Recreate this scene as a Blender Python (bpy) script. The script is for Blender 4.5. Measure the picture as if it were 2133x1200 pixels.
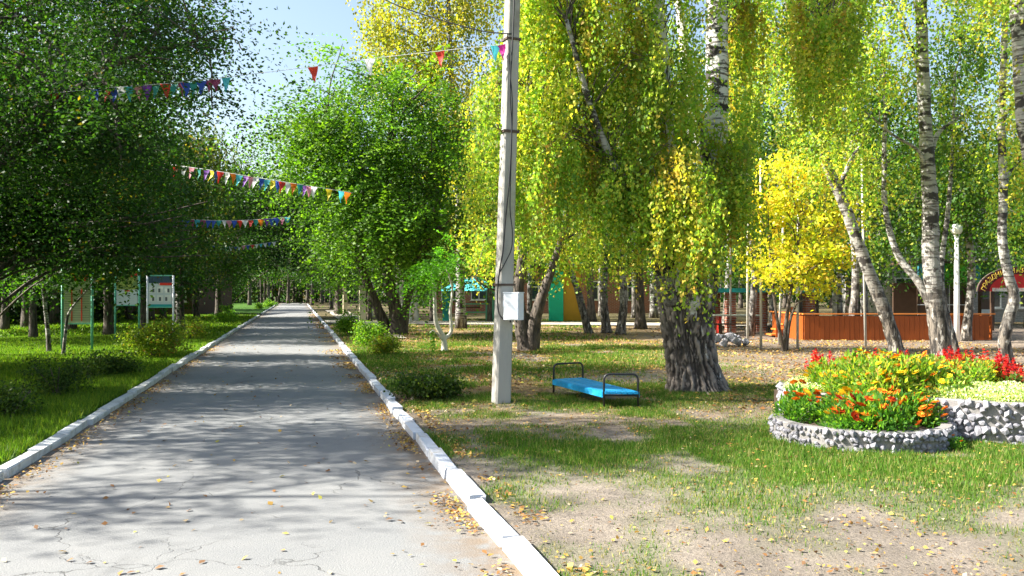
import bpy, bmesh, math, random
import numpy as np
from mathutils import Vector, Matrix
random.seed(7)
RNG = np.random.default_rng(11)
for o in list(bpy.data.objects):
    bpy.data.objects.remove(o)
S = bpy.context.scene
COL = S.collection

# ------------------------------------------------------------------ camera, sky, sun, exposure
F, H, HZ = 1775.0, 1.6, 608.0          # focal length (photo px), eye height (m), horizon row
cam = bpy.data.objects.new('camera', bpy.data.cameras.new('camera'))
cam.data.sensor_width = 36.0
cam.data.lens = 36.0 * F / 2133.0
cam.data.clip_start = 0.05
cam.data.clip_end = 3000
cam.location = (0, 0, H)
cam.rotation_euler = (math.radians(90.26), 0, 0)
COL.objects.link(cam)
S.camera = cam
SUN_EL, SUN_AZ = 38.0, -2.0            # azimuth: degrees from -X towards +Y
tosun = Vector((-math.cos(math.radians(SUN_EL)) * math.cos(math.radians(SUN_AZ)),
                math.cos(math.radians(SUN_EL)) * math.sin(math.radians(SUN_AZ)),
                math.sin(math.radians(SUN_EL))))
W = bpy.data.worlds.new('World')
S.world = W
W.use_nodes = True
nt = W.node_tree
nt.nodes.clear()
sky = nt.nodes.new('ShaderNodeTexSky')
sky.sky_type = 'NISHITA'
sky.sun_disc = False
sky.sun_elevation = math.radians(SUN_EL)
sky.sun_rotation = math.radians(270 + SUN_AZ)
sky.air_density = 1.2
sky.dust_density = 2.6
sky.ozone_density = 1.0
bg = nt.nodes.new('ShaderNodeBackground')
bg.inputs[1].default_value = 0.072
wo = nt.nodes.new('ShaderNodeOutputWorld')
nt.links.new(sky.outputs[0], bg.inputs[0])
nt.links.new(bg.outputs[0], wo.inputs[0])
sun = bpy.data.objects.new('sun', bpy.data.lights.new('sun', 'SUN'))
sun.data.energy = 5.0
sun.data.angle = math.radians(0.55)
sun.data.color = (1.0, 0.95, 0.85)
sun.rotation_euler = tosun.to_track_quat('Z', 'Y').to_euler()
sun.location = (-20, 5, 30)
COL.objects.link(sun)
S.view_settings.view_transform = 'Standard'
S.view_settings.look = 'None'
S.view_settings.exposure = 1.92
S.view_settings.gamma = 1.0
S.view_settings.use_curve_mapping = False
S.cycles.max_bounces = 8
S.cycles.diffuse_bounces = 4
S.cycles.transmission_bounces = 4
S.cycles.use_denoising = True

# ------------------------------------------------------------------ helpers
def at(px, py, Y):
    return Vector(((px - 1066.5) / F * Y, Y, H - (py - HZ) / F * Y))
def gr(px, py):
    return at(px, py, F * H / (py - HZ))
def lx(px, Y):
    return (px - 1066.5) / F * Y

def tag(o, label=None, cat=None, group=None, kind=None):
    if label: o['label'] = label
    if cat: o['category'] = cat
    if group: o['group'] = group
    if kind: o['kind'] = kind
    return o
def thing(name, label, cat, loc=(0, 0, 0), rz=0, group=None):
    o = bpy.data.objects.new(name, None)
    o.empty_display_size = .2
    o.location = loc
    o.rotation_euler = (0, 0, rz)
    COL.objects.link(o)
    return tag(o, label, cat, group)
def copy_thing(root, loc=None, rz=None, scale=None, label=None, group=None):
    r = root.copy(); COL.objects.link(r)
    if loc is not None: r.location = loc
    if rz is not None: r.rotation_euler = (0, 0, rz)
    if scale is not None: r.scale = (scale, scale, scale) if not hasattr(scale, '__len__') else scale
    if label: r['label'] = label
    if group: r['group'] = group
    for ch in KIDS.get(root.name, []):
        c = ch.copy(); COL.objects.link(c); c.parent = r
        KIDS.setdefault(r.name, []).append(c)
        for g in KIDS.get(ch.name, []):
            d = g.copy(); COL.objects.link(d); d.parent = c
            KIDS.setdefault(c.name, []).append(d)
    return r
KIDS = {}
def link(name, me, parent=None, loc=None):
    o = bpy.data.objects.new(name, me)
    COL.objects.link(o)
    if parent is not None:
        o.parent = parent
        KIDS.setdefault(parent.name, []).append(o)
    if loc is not None: o.location = loc
    return o

class MB:
    def __init__(s): s.v = []; s.f = []; s.m = []
    def quadface(s, pts, mi=0):
        n = len(s.v); s.v += [tuple(p) for p in pts]; s.f.append(tuple(range(n, n + len(pts)))); s.m.append(mi); return s
    def box(s, c, d, rz=0, mi=0, tilt=None, taper=1.0):
        n = len(s.v); M = Matrix.Rotation(rz, 3, 'Z')
        if tilt: M = M @ Matrix.Rotation(tilt[0], 3, 'X') @ Matrix.Rotation(tilt[1], 3, 'Y')
        for z in (-.5, .5):
            k = 1 if z < 0 else taper
            for x, y in ((-.5, -.5), (.5, -.5), (.5, .5), (-.5, .5)):
                s.v.append(tuple(Vector(c) + M @ Vector((x * d[0] * k, y * d[1] * k, z * d[2]))))
        for q in ((3, 2, 1, 0), (4, 5, 6, 7), (0, 1, 5, 4), (1, 2, 6, 5), (2, 3, 7, 6), (3, 0, 4, 7)):
            s.f.append(tuple(n + i for i in q)); s.m.append(mi)
        return s
    def tube(s, pts, rad, n=8, mi=0, cap=True, off=None):
        pts = [Vector(p) for p in pts]
        if not hasattr(rad, '__len__'): rad = [rad] * len(pts)
        base = len(s.v); K = len(pts)
        up = None
        for i, p in enumerate(pts):
            d = (pts[min(i + 1, K - 1)] - pts[max(i - 1, 0)]).normalized()
            if up is None:
                up = Vector((0, 1, 0)) if abs(d.y) < .9 else Vector((1, 0, 0))
            x = (up - d * up.dot(d))
            if x.length < 1e-4: x = d.orthogonal()
            x.normalize(); y = d.cross(x); up = x
            for j in range(n):
                a = 2 * math.pi * j / n
                r = rad[i] * (off(i, j, a) if off else 1)
                s.v.append(tuple(p + x * (math.cos(a) * r) + y * (math.sin(a) * r)))
        for i in range(K - 1):
            for j in range(n):
                a = base + i * n + j; b = base + i * n + (j + 1) % n
                s.f.append((a, b, b + n, a + n)); s.m.append(mi)
        if cap:
            s.f.append(tuple(base + j for j in reversed(range(n)))); s.m.append(mi)
            s.f.append(tuple(base + (K - 1) * n + j for j in range(n))); s.m.append(mi)
        return s
    def cyl(s, c, r, h, n=12, mi=0, r2=None):
        c = Vector(c); return s.tube([c, c + Vector((0, 0, h))], [r, r if r2 is None else r2], n, mi)
    def lathe(s, c, prof, n=14, mi=0, a0=0, a1=2 * math.pi):
        base = len(s.v); full = abs(a1 - a0 - 2 * math.pi) < 1e-5
        m = n if full else n + 1
        for r, z in prof:
            for j in range(m):
                a = a0 + (a1 - a0) * j / n
                s.v.append((c[0] + r * math.cos(a), c[1] + r * math.sin(a), c[2] + z))
        for i in range(len(prof) - 1):
            for j in range(n):
                a = base + i * m + j; b = base + i * m + (j + 1) % m
                s.f.append((a, b, b + m, a + m)); s.m.append(mi)
        return s
    def mesh(s, name, mats, smooth=False):
        me = bpy.data.meshes.new(name)
        me.from_pydata(s.v, [], s.f)
        for m in (mats if isinstance(mats, (list, tuple)) else [mats]): me.materials.append(m)
        me.polygons.foreach_set('material_index', s.m)
        if smooth: me.polygons.foreach_set('use_smooth', [True] * len(s.f))
        me.update()
        return me
    def build(s, name, mats, parent=None, smooth=False, loc=None):
        return link(name, s.mesh(name, mats, smooth), parent, loc)

def spline(pts, n=6):
    """Catmull-Rom through pts"""
    P = [Vector(p) for p in pts]
    if len(P) < 3:
        return [P[0].lerp(P[-1], i / n) for i in range(n + 1)]
    P = [P[0] * 2 - P[1]] + P + [P[-1] * 2 - P[-2]]
    out = []
    for i in range(1, len(P) - 2):
        for k in range(n):
            t = k / n
            a, b, c, d = P[i - 1], P[i], P[i + 1], P[i + 2]
            out.append(.5 * ((2 * b) + (c - a) * t + (2 * a - 5 * b + 4 * c - d) * t * t + (3 * b - a - 3 * c + d) * t ** 3))
    out.append(P[-2])
    return out

_G = np.random.default_rng(5).random((64, 64))
def vnoise(x, y):
    x = np.asarray(x, float); y = np.asarray(y, float)
    xi = np.floor(x).astype(int); yi = np.floor(y).astype(int)
    fx = x - xi; fy = y - yi
    fx = fx * fx * (3 - 2 * fx); fy = fy * fy * (3 - 2 * fy)
    g = lambda a, b: _G[a % 64, b % 64]
    return (g(xi, yi) * (1 - fx) * (1 - fy) + g(xi + 1, yi) * fx * (1 - fy) + g(xi, yi + 1) * (1 - fx) * fy + g(xi + 1, yi + 1) * fx * fy)
def fbm(x, y, o=4):
    r = 0; a = .5; t = 0
    for i in range(o):
        r = r + a * vnoise(x * 2 ** i + 7.3 * i, y * 2 ** i + 3.1 * i); t += a; a *= .55
    return r / t
def sstep(a, b, x):
    t = np.clip((np.asarray(x, float) - a) / (b - a), 0, 1); return t * t * (3 - 2 * t)

# ------------------------------------------------------------------ materials
def newmat(name):
    m = bpy.data.materials.new(name); m.use_nodes = True
    t = m.node_tree; p = t.nodes['Principled BSDF']; out = t.nodes['Material Output']
    return m, t, p, out
def N(t, typ, **kw):
    n = t.nodes.new(typ)
    for k, v in kw.items():
        if k.startswith('i_'):
            key = k[2:]; n.inputs[int(key) if key.isdigit() else key].default_value = v
        else: setattr(n, k, v)
    return n
def mixc(t, fac, a, b, mode='MIX'):
    n = t.nodes.new('ShaderNodeMix'); n.data_type = 'RGBA'; n.blend_type = mode
    for sock, v in ((n.inputs[0], fac), (n.inputs[6], a), (n.inputs[7], b)):
        if isinstance(v, bpy.types.NodeSocket): t.links.new(v, sock)
        elif isinstance(v, (tuple, list)): sock.default_value = (*v[:3], 1)
        else: sock.default_value = v
    return n.outputs[2]
def noise(t, scale, detail=4, vec=None, rough=.55, sc=None):
    n = N(t, 'ShaderNodeTexNoise'); n.inputs['Scale'].default_value = scale; n.inputs['Detail'].default_value = detail
    n.inputs['Roughness'].default_value = rough
    src = vec
    if src is None: src = N(t, 'ShaderNodeTexCoord').outputs['Object']
    if sc:
        mp = N(t, 'ShaderNodeMapping'); mp.inputs['Scale'].default_value = sc
        t.links.new(src, mp.inputs[0]); src = mp.outputs[0]
    t.links.new(src, n.inputs['Vector'])
    return n.outputs['Fac']
def ramp(t, v, a, b, ca=0.0, cb=1.0):
    n = N(t, 'ShaderNodeMapRange'); n.inputs[1].default_value = a; n.inputs[2].default_value = b
    n.inputs[3].default_value = ca; n.inputs[4].default_value = cb; n.interpolation_type = 'SMOOTHSTEP' if ca == 0 else 'LINEAR'
    t.links.new(v, n.inputs[0]); return n.outputs[0]
def bump(t, p, h, strength=.4, dist=.02):
    b = N(t, 'ShaderNodeBump'); b.inputs['Strength'].default_value = strength; b.inputs['Distance'].default_value = dist
    t.links.new(h, b.inputs['Height']); t.links.new(b.outputs[0], p.inputs['Normal'])
def plain(name, c, rough=.6, var=.25, scale=6, bmp=.15, metal=0, dirt=None, spec=.3, sc=None):
    m, t, p, o = newmat(name)
    n = noise(t, scale, 5, sc=sc)
    col = mixc(t, n, tuple(x * (1 - var) for x in c), tuple(min(1, x * (1 + var)) for x in c))
    if dirt:
        n2 = noise(t, scale * .4, 6, rough=.7)
        col = mixc(t, ramp(t, n2, .5, .72), col, dirt)
    t.links.new(col, p.inputs['Base Color'])
    p.inputs['Roughness'].default_value = rough; p.inputs['Metallic'].default_value = metal
    p.inputs['Specular IOR Level'].default_value = spec
    if bmp: bump(t, p, noise(t, scale * 4, 4, sc=sc), bmp, .01)
    return m
def leafmat(name, trans=.45, rough=.45, spec=.35, tcol=(1.25, 1.35, .6)):
    m, t, p, o = newmat(name)
    a = N(t, 'ShaderNodeAttribute'); a.attribute_name = 'Col'
    t.links.new(a.outputs['Color'], p.inputs['Base Color'])
    p.inputs['Roughness'].default_value = rough; p.inputs['Specular IOR Level'].default_value = spec
    tr = N(t, 'ShaderNodeBsdfTranslucent')
    t.links.new(mixc(t, 1.0, a.outputs['Color'], tcol, 'MULTIPLY'), tr.inputs[0])
    mx = N(t, 'ShaderNodeMixShader'); mx.inputs[0].default_value = trans
    t.links.new(p.outputs[0], mx.inputs[1]); t.links.new(tr.outputs[0], mx.inputs[2]); t.links.new(mx.outputs[0], o.inputs[0])
    return m
M = {}
M['leaf'] = leafmat('leaf', .5, .5, .25, (1.8, 1.9, .6))
M['leaf_gloss'] = leafmat('leaf_gloss', .42, .5, .2, (1.75, 1.95, .5))
M['grass'] = leafmat('grass_blade', .4, .6, .2, (1.3, 1.6, .6))
M['fallen'] = leafmat('fallen_leaf', .15, .7, .2, (1, .9, .6))
M['flower'] = leafmat('flower_petal', .3, .6, .2, (1, .9, .6))

def birch_bark(name, dark_to=1.2, whiteness=.50):
    m, t, p, o = newmat(name)
    tc = N(t, 'ShaderNodeTexCoord').outputs['Object']
    sx = N(t, 'ShaderNodeSeparateXYZ'); t.links.new(tc, sx.inputs[0])
    n1 = noise(t, 1.0, 4, tc, .6, (3, 3, 26)); n2 = noise(t, 1.0, 5, tc, .65, (2.2, 2.2, 5))
    streak = ramp(t, n1, .50, .60); patch = ramp(t, n2, .505, .56)
    c = mixc(t, noise(t, 3, 4, tc), (whiteness * .78, whiteness * .74, whiteness * .68), (whiteness, whiteness * .98, whiteness * .94))
    c = mixc(t, streak, c, (.10, .085, .075))
    c = mixc(t, patch, c, (.035, .03, .028))
    ad = N(t, 'ShaderNodeMath', operation='MULTIPLY_ADD'); t.links.new(noise(t, 2.2, 5, tc, .7, (2, 2, .8)), ad.inputs[0]); ad.inputs[1].default_value = dark_to * 1.5
    t.links.new(sx.outputs[2], ad.inputs[2])
    rough_f = ramp(t, ad.outputs[0], dark_to * 1.1, dark_to * 1.9)
    dk = mixc(t, ramp(t, noise(t, 8, 5, tc, .65, (2, 2, .42)), .42, .62), (.018, .015, .013), (.17, .145, .12))
    dk = mixc(t, ramp(t, noise(t, 5, 4, tc, .6, (2, 2, .8)), .56, .64, 0, .8), dk, (.42, .40, .37))
    c = mixc(t, rough_f, dk, c)
    t.links.new(c, p.inputs['Base Color']); p.inputs['Roughness'].default_value = .8
    bump(t, p, noise(t, 7, 6, tc, .7, (2, 2, .6)), .6, .04)
    return m
M['birch'] = birch_bark('birch_bark', 2.3, .38)
M['birch_hi'] = birch_bark('birch_bark_pale', 2.2, .38)
M['birch_bright'] = birch_bark('birch_bark_bright', .3, .78)
M['birch_far'] = birch_bark('birch_bark_far', .6, .42)
def rough_bark(name, a, b):
    m, t, p, o = newmat(name)
    tc = N(t, 'ShaderNodeTexCoord').outputs['Object']
    n1 = noise(t, 6, 6, tc, .7, (2.2, 2.2, .45))
    t.links.new(mixc(t, ramp(t, n1, .35, .65), a, b), p.inputs['Base Color'])
    p.inputs['Roughness'].default_value = .9
    bump(t, p, n1, 1.0, .05)
    return m
M['bark'] = rough_bark('dark_bark', (.03, .024, .02), (.15, .12, .095))
M['twig'] = rough_bark('twig_bark', (.05, .04, .03), (.16, .13, .10))
M['white_bark'] = plain('whitewashed_bark', (.6, .57, .5), .9, .25, 10, .5, dirt=(.3, .26, .2))
# big old birch: dark fissured bark with pale plates that grow more frequent upward
def old_birch():
    m, t, p, o = newmat('old_birch_bark')
    tc = N(t, 'ShaderNodeTexCoord').outputs['Object']
    a = N(t, 'ShaderNodeAttribute'); a.attribute_name = 'Ridge'
    n1 = noise(t, 5, 6, tc, .7, (2, 2, .5))
    base = mixc(t, ramp(t, a.outputs['Fac'], .15, .8), (.035, .028, .024), (.30, .25, .21))
    base = mixc(t, ramp(t, n1, .4, .7, .0, .5), base, (.09, .075, .06))
    sx = N(t, 'ShaderNodeSeparateXYZ'); t.links.new(tc, sx.inputs[0])
    n2 = noise(t, 2.6, 5, tc, .65, (1.6, 1.6, .55))
    ad = N(t, 'ShaderNodeMath', operation='MULTIPLY_ADD'); t.links.new(sx.outputs[2], ad.inputs[0]); ad.inputs[1].default_value = .075; t.links.new(n2, ad.inputs[2])
    wf = ramp(t, ad.outputs[0], .67, .73)
    n3 = noise(t, 1, 4, tc, .6, (3, 3, 22))
    white = mixc(t, ramp(t, n3, .56, .66), (.68, .66, .62), (.10, .085, .08))
    base = mixc(t, wf, base, white)
    t.links.new(base, p.inputs['Base Color']); p.inputs['Roughness'].default_value = .85
    bump(t, p, noise(t, 14, 6, tc, .7, (2, 2, .7)), .8, .03)
    return m
M['old_birch'] = old_birch()

def asphalt():
    m, t, p, o = newmat('worn_asphalt')
    tc = N(t, 'ShaderNodeTexCoord').outputs['Object']
    c = mixc(t, noise(t, 150, 3, tc, .8), (.078, .085, .092), (.27, .275, .275))
    c = mixc(t, ramp(t, noise(t, 420, 2, tc, .8), .55, .8), c, (.5, .48, .45))
    c = mixc(t, ramp(t, noise(t, .8, 5, tc, .6), .35, .7, 0, .5), c, (.235, .235, .23))
    c = mixc(t, ramp(t, noise(t, .45, 6, tc, .75, (1, .25, 1)), .58, .72, 0, .5), c, (.07, .07, .07))
    # cracks
    mp = N(t, 'ShaderNodeMapping'); t.links.new(tc, mp.inputs[0])
    wn = N(t, 'ShaderNodeTexNoise'); wn.inputs['Scale'].default_value = 1.6; wn.inputs['Detail'].default_value = 6
    t.links.new(tc, wn.inputs['Vector'])
    add = N(t, 'ShaderNodeMix'); add.data_type = 'RGBA'; add.blend_type = 'LINEAR_LIGHT'; add.inputs[0].default_value = .35
    t.links.new(mp.outputs[0], add.inputs[6]); t.links.new(wn.outputs['Color'], add.inputs[7])
    v = N(t, 'ShaderNodeTexVoronoi', feature='DISTANCE_TO_EDGE'); v.inputs['Scale'].default_value = .75
    t.links.new(add.outputs[2], v.inputs['Vector'])
    crack = ramp(t, v.outputs['Distance'], .0, .005, .7, 0)
    msk = ramp(t, noise(t, .55, 3, tc), .47, .58)
    mm = N(t, 'ShaderNodeMath', operation='MULTIPLY'); t.links.new(crack, mm.inputs[0]); t.links.new(msk, mm.inputs[1])
    v2 = N(t, 'ShaderNodeTexVoronoi', feature='DISTANCE_TO_EDGE'); v2.inputs['Scale'].default_value = 3.2
    t.links.new(add.outputs[2], v2.inputs['Vector'])
    c2 = ramp(t, v2.outputs['Distance'], 0, .014, .7, 0)
    m2 = N(t, 'ShaderNodeMath', operation='MULTIPLY'); t.links.new(c2, m2.inputs[0]); t.links.new(ramp(t, noise(t, .7, 2, tc), .58, .66, 0, .7), m2.inputs[1])
    mx = N(t, 'ShaderNodeMath', operation='MAXIMUM'); t.links.new(mm.outputs[0], mx.inputs[0]); t.links.new(m2.outputs[0], mx.inputs[1])
    c = mixc(t, mx.outputs[0], c, (.03, .03, .028))
    # soil and litter dust along the edges
    a = N(t, 'ShaderNodeAttribute'); a.attribute_name = 'Edge'
    ed = N(t, 'ShaderNodeMath', operation='MULTIPLY'); t.links.new(a.outputs['Fac'], ed.inputs[0]); t.links.new(ramp(t, noise(t, 5, 5, tc, .7), .3, .6), ed.inputs[1])
    c = mixc(t, ed.outputs[0], c, (.17, .12, .075))
    t.links.new(c, p.inputs['Base Color']); p.inputs['Roughness'].default_value = .85; p.inputs['Specular IOR Level'].default_value = .25
    s = N(t, 'ShaderNodeMath', operation='SUBTRACT'); t.links.new(noise(t, 90, 4, tc, .7), s.inputs[0]); t.links.new(mx.outputs[0], s.inputs[1])
    bump(t, p, s.outputs[0], .55, .012)
    return m
M['asphalt'] = asphalt()
def groundmat():
    m, t, p, o = newmat('park_ground')
    tc = N(t, 'ShaderNodeTexCoord').outputs['Object']
    a = N(t, 'ShaderNodeAttribute'); a.attribute_name = 'Col'
    n = noise(t, 14, 6, tc, .75); n2 = noise(t, 70, 4, tc, .7)
    c = mixc(t, 1.0, a.outputs['Color'], mixc(t, n, (.45, .45, .45), (1.5, 1.5, 1.5)), 'MULTIPLY')
    c = mixc(t, 1.0, c, mixc(t, n2, (.55, .55, .55), (1.42, 1.42, 1.42)), 'MULTIPLY')
    c = mixc(t, ramp(t, noise(t, 38, 3, tc, .6), .62, .7, 0, .6), c, (.40, .30, .13))
    t.links.new(c, p.inputs['Base Color']); p.inputs['Roughness'].default_value = .95; p.inputs['Specular IOR Level'].default_value = .1
    bump(t, p, noise(t, 30, 6, tc, .75), .9, .04)
    return m
M['ground'] = groundmat()
M['path'] = plain('pale_path', (.36, .33, .28), .9, .2, 3, .3, dirt=(.22, .17, .11))
M['kerb_w'] = plain('whitewashed_concrete', (.55, .58, .63), .85, .14, 8, .8, dirt=(.36, .34, .31))
M['kerb_g'] = plain('grey_white_concrete', (.52, .54, .54), .85, .16, 9, .5, dirt=(.3, .29, .26))
M['concrete'] = plain('weathered_concrete', (.40, .385, .35), .85, .2, 4, .45, dirt=(.26, .24, .21), sc=(2, 2, .5))
M['black'] = plain('black_paint', (.018, .018, .022), .4, .3, 20, .1, spec=.5)
M['cable'] = plain('black_cable', (.02, .02, .025), .5, .1, 20, 0)
M['white_metal'] = plain('white_enamel', (.74, .78, .84), .35, .05, 5, .04, spec=.5, dirt=(.62, .64, .66))
M['rust'] = plain('dark_rusted_steel', (.10, .07, .055), .8, .4, 25, .3)
M['blue_wood'] = plain('blue_painted_board', (.012, .30, .62), .6, .3, 14, .5, dirt=(.10, .36, .52), sc=(3, .5, 1))
M['orange_wood'] = plain('orange_varnished_board', (.27, .062, .01), .5, .25, 5, .3, sc=(4, 4, .5))
M['orange_light'] = plain('orange_cap_board', (.62, .20, .04), .5, .2, 6, .2)
M['red'] = plain('red_paint', (.62, .03, .02), .45, .15, 5, .1)
M['green_post'] = plain('mint_green_paint', (.13, .42, .30), .45, .12, 8, .1)
M['board'] = plain('notice_board_panel', (.50, .52, .42), .5, .08, 4, .05)
M['board2'] = plain('pale_notice_sheet', (.52, .56, .58), .5, .1, 8, .05)
M['ink'] = plain('dark_print', (.09, .10, .11), .6, .3, 30, 0)
M['map_print'] = plain('olive_photo_print', (.26, .30, .06), .5, .7, 9, 0, dirt=(.05, .16, .10))
M['dark_blue'] = plain('dark_header_print', (.03, .06, .10), .5, .3, 6, 0)
M['cyan_roof'] = plain('cyan_roof_sheet', (.10, .55, .62), .4, .15, 2, .1)
M['turq'] = plain('turquoise_paint', (.02, .30, .30), .5, .15, 4, .1)
M['green_paint'] = plain('emerald_paint', (.01, .48, .26), .5, .12, 4, .1)
M['ochre'] = plain('ochre_paint', (.50, .27, .02), .5, .15, 4, .1)
M['red_arch'] = plain('red_sign_print', (.60, .02, .015), .5, .5, 3, 0, dirt=(.16, .005, .01))
M['arch_edge'] = plain('gold_lettering', (.9, .62, .10), .5, .1, 5, 0)
M['arch_pale'] = plain('pale_sign_print', (.65, .6, .5), .5, .5, 12, 0, dirt=(.6, .05, .03))
M['panel_green'] = plain('lime_fascia_print', (.10, .50, .03), .5, .5, 4, 0, dirt=(.02, .22, .04))
M['panel_blue'] = plain('blue_fascia_print', (.06, .28, .36), .5, .5, 6, 0, dirt=(.40, .55, .55))
M['panel_dark'] = plain('dark_green_fascia', (.01, .12, .04), .5, .3, 4, 0)
M['glass'] = plain('dark_window_glass', (.03, .04, .05), .08, .2, 1, 0, spec=.8)
M['frame_white'] = plain('white_window_frame', (.65, .65, .62), .5, .1, 4, .1)
M['dark_wood'] = plain('dark_brown_boards', (.07, .04, .025), .7, .3, 6, .3)
M['soil'] = plain('dark_soil', (.07, .05, .035), .95, .4, 20, .8)
M['mortar'] = plain('grey_mortar', (.22, .21, .205), .95, .25, 12, .7, dirt=(.2, .19, .18))
def brickmat(name, c1, c2, mo, sc=1.0):
    m, t, p, o = newmat(name)
    tc = N(t, 'ShaderNodeTexCoord').outputs['Object']
    sx = N(t, 'ShaderNodeSeparateXYZ'); t.links.new(tc, sx.inputs[0])
    ad = N(t, 'ShaderNodeMath', operation='ADD'); t.links.new(sx.outputs[0], ad.inputs[0]); t.links.new(sx.outputs[1], ad.inputs[1])
    cb = N(t, 'ShaderNodeCombineXYZ'); t.links.new(ad.outputs[0], cb.inputs[0]); t.links.new(sx.outputs[2], cb.inputs[1])
    b = N(t, 'ShaderNodeTexBrick'); b.inputs['Scale'].default_value = sc
    b.inputs['Color1'].default_value = (*c1, 1); b.inputs['Color2'].default_value = (*c2, 1); b.inputs['Mortar'].default_value = (*mo, 1)
    b.inputs['Brick Width'].default_value = .27; b.inputs['Row Height'].default_value = .09; b.inputs['Mortar Size'].default_value = .012
    t.links.new(cb.outputs[0], b.inputs['Vector'])
    t.links.new(b.outputs['Color'], p.inputs['Base Color']); p.inputs['Roughness'].default_value = .9
    return m
M['brick_red'] = brickmat('red_brick', (.34, .09, .05), (.26, .07, .04), (.3, .26, .22))
M['brick_grey'] = brickmat('grey_brick', (.20, .19, .18), (.27, .26, .24), (.33, .32, .3))
def stonemat():
    m, t, p, o = newmat('grey_slag_stone')
    oi = N(t, 'ShaderNodeObjectInfo')
    c = mixc(t, oi.outputs['Random'], (.10, .105, .13), (.37, .37, .40))
    c = mixc(t, noise(t, 30, 5), c, (.25, .24, .27))
    t.links.new(c, p.inputs['Base Color']); p.inputs['Roughness'].default_value = .8
    bump(t, p, noise(t, 45, 4), .5, .01)
    return m
M['stone'] = stonemat()
M['globe'] = plain('milky_lamp_glass', (.75, .77, .72), .2, .05, 4, 0, spec=.6)
M['lamp_white'] = plain('white_painted_steel', (.80, .79, .80), .5, .08, 5, .1, dirt=(.6, .58, .56))
M['pale_pole'] = plain('pale_thin_pole', (.48, .46, .42), .7, .2, 5, .2)
M['yellow_post'] = plain('limed_post', (.55, .50, .34), .8, .15, 5, .3, dirt=(.36, .3, .2))
FL = {}
for k, c in dict(red=(.7, .05, .03), orange=(.85, .22, .02), yellow=(.85, .70, .04), white=(.82, .82, .80), blue=(.04, .10, .50), cyan=(.08, .50, .60),
                 purple=(.22, .06, .42), pink=(.80, .32, .38), teal=(.04, .32, .28), magenta=(.55, .03, .30), maroon=(.30, .05, .12)).items():
    m, t, p, o = newmat('flag_cloth_' + k)
    p.inputs['Base Color'].default_value = (*c, 1); p.inputs['Roughness'].default_value = .6
    tr = N(t, 'ShaderNodeBsdfTranslucent'); tr.inputs[0].default_value = (*c, 1)
    mx = N(t, 'ShaderNodeMixShader'); mx.inputs[0].default_value = .45
    t.links.new(p.outputs[0], mx.inputs[1]); t.links.new(tr.outputs[0], mx.inputs[2]); t.links.new(mx.outputs[0], o.inputs[0])
    FL[k] = m

# ------------------------------------------------------------------ ground, road, kerbs, paths
SK = .252
def tlat(x, y): return x + SK * y
RT_IN, RT_OUT, LT_IN, LT_OUT = 1.25, 1.40, -2.47, -2.62
def yard_mask(x, y):
    n = (fbm(x * .35, y * .35) - .5) * 3
    return sstep(15.8, 17.5, y + n + np.maximum(0, 6 - x) * 2.0) * (1 - sstep(38, 42, y + n)) * sstep(2.0, 5.5, x - (y - 17) * .12 + n)
def grass_mask(x, y):
    t = tlat(x, y)
    n = fbm(x * .55 + 3, y * .55, 5)
    n2 = fbm(x * 1.7 + 9, y * 1.2 + 5, 4)
    left = (t < LT_OUT + .1).astype(float) * (.95 + 0 * n)
    nz = n * .6 + n2 * .4
    near = sstep(.42, .60, nz) * .52
    # lush strip below the planters
    strip = sstep(6.2, 7.6, y + (nz - .5) * 2.5 - np.clip(3.4 - x, 0, 2) * .5) * (1 - sstep(13, 16, y))
    band = sstep(.32, .52, nz + .12 * sstep(2.0, 3.5, x))
    g = near + strip * band
    g = np.maximum(g, (1 - sstep(23, 30, y)) * sstep(15, 17, y) * sstep(.34, .55, nz))
    g = np.maximum(g, sstep(30, 33, y) * sstep(.5, .65, nz) * .6)
    right = np.clip(g, 0, 1) * (1 - yard_mask(x, y)) * (t > RT_OUT)
    return np.where(t < LT_OUT + .1, left, right)
def litter_mask(x, y):
    n = fbm(x * .8 + 20, y * .8 + 11, 4)
    return sstep(8, 14, y) * sstep(.34, .56, n + .12 * sstep(22, 28, y)) * (tlat(x, y) > RT_OUT)
def gz(x, y):
    t = tlat(x, y)
    inside = sstep(LT_OUT + .02, LT_OUT + .1, t) * (1 - sstep(RT_OUT - .1, RT_OUT - .02, t))
    z = .045 + (fbm(x * .7, y * .7, 3) - .5) * .07 * (1 - sstep(40, 60, y))
    return z * (1 - inside) - .06 * inside
def axis(segs):
    out = [segs[0][0]]
    for a, b, st in segs:
        n = max(1, int(round((b - a) / st))); out += list(a + (b - a) * (np.arange(n) + 1) / n)
    return np.array(out)
tx = axis([(-700, -200, 100), (-200, -60, 20), (-60, -20, 4), (-20, LT_OUT - .02, .35), (LT_OUT - .02, LT_OUT + .12, .07), (LT_OUT + .12, RT_OUT - .12, .6), (RT_OUT - .12, RT_OUT + .02, .07),
           (RT_OUT + .02, 12, .09), (12, 26, .4), (26, 60, 4), (60, 200, 20), (200, 900, 100)])
ty = axis([(-60, 0, 10), (0, 3.5, .5), (3.5, 15, .09), (15, 30, .25), (30, 60, 1), (60, 140, 8), (140, 900, 95)])
TX, TY = np.meshgrid(tx, ty)
GX = TX - SK * TY; GY = TY
GZ = gz(GX, GY)
GZ = np.where(TY > 125, np.minimum(GZ, .045), GZ)
nx, ny = len(tx), len(ty)
V = np.stack([GX, GY, GZ], -1).reshape(-1, 3)
ii = np.arange((ny - 1) * (nx - 1)); r_, c_ = ii // (nx - 1), ii % (nx - 1)
a_ = r_ * nx + c_
Q = np.stack([a_, a_ + 1, a_ + nx + 1, a_ + nx], -1)
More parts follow.
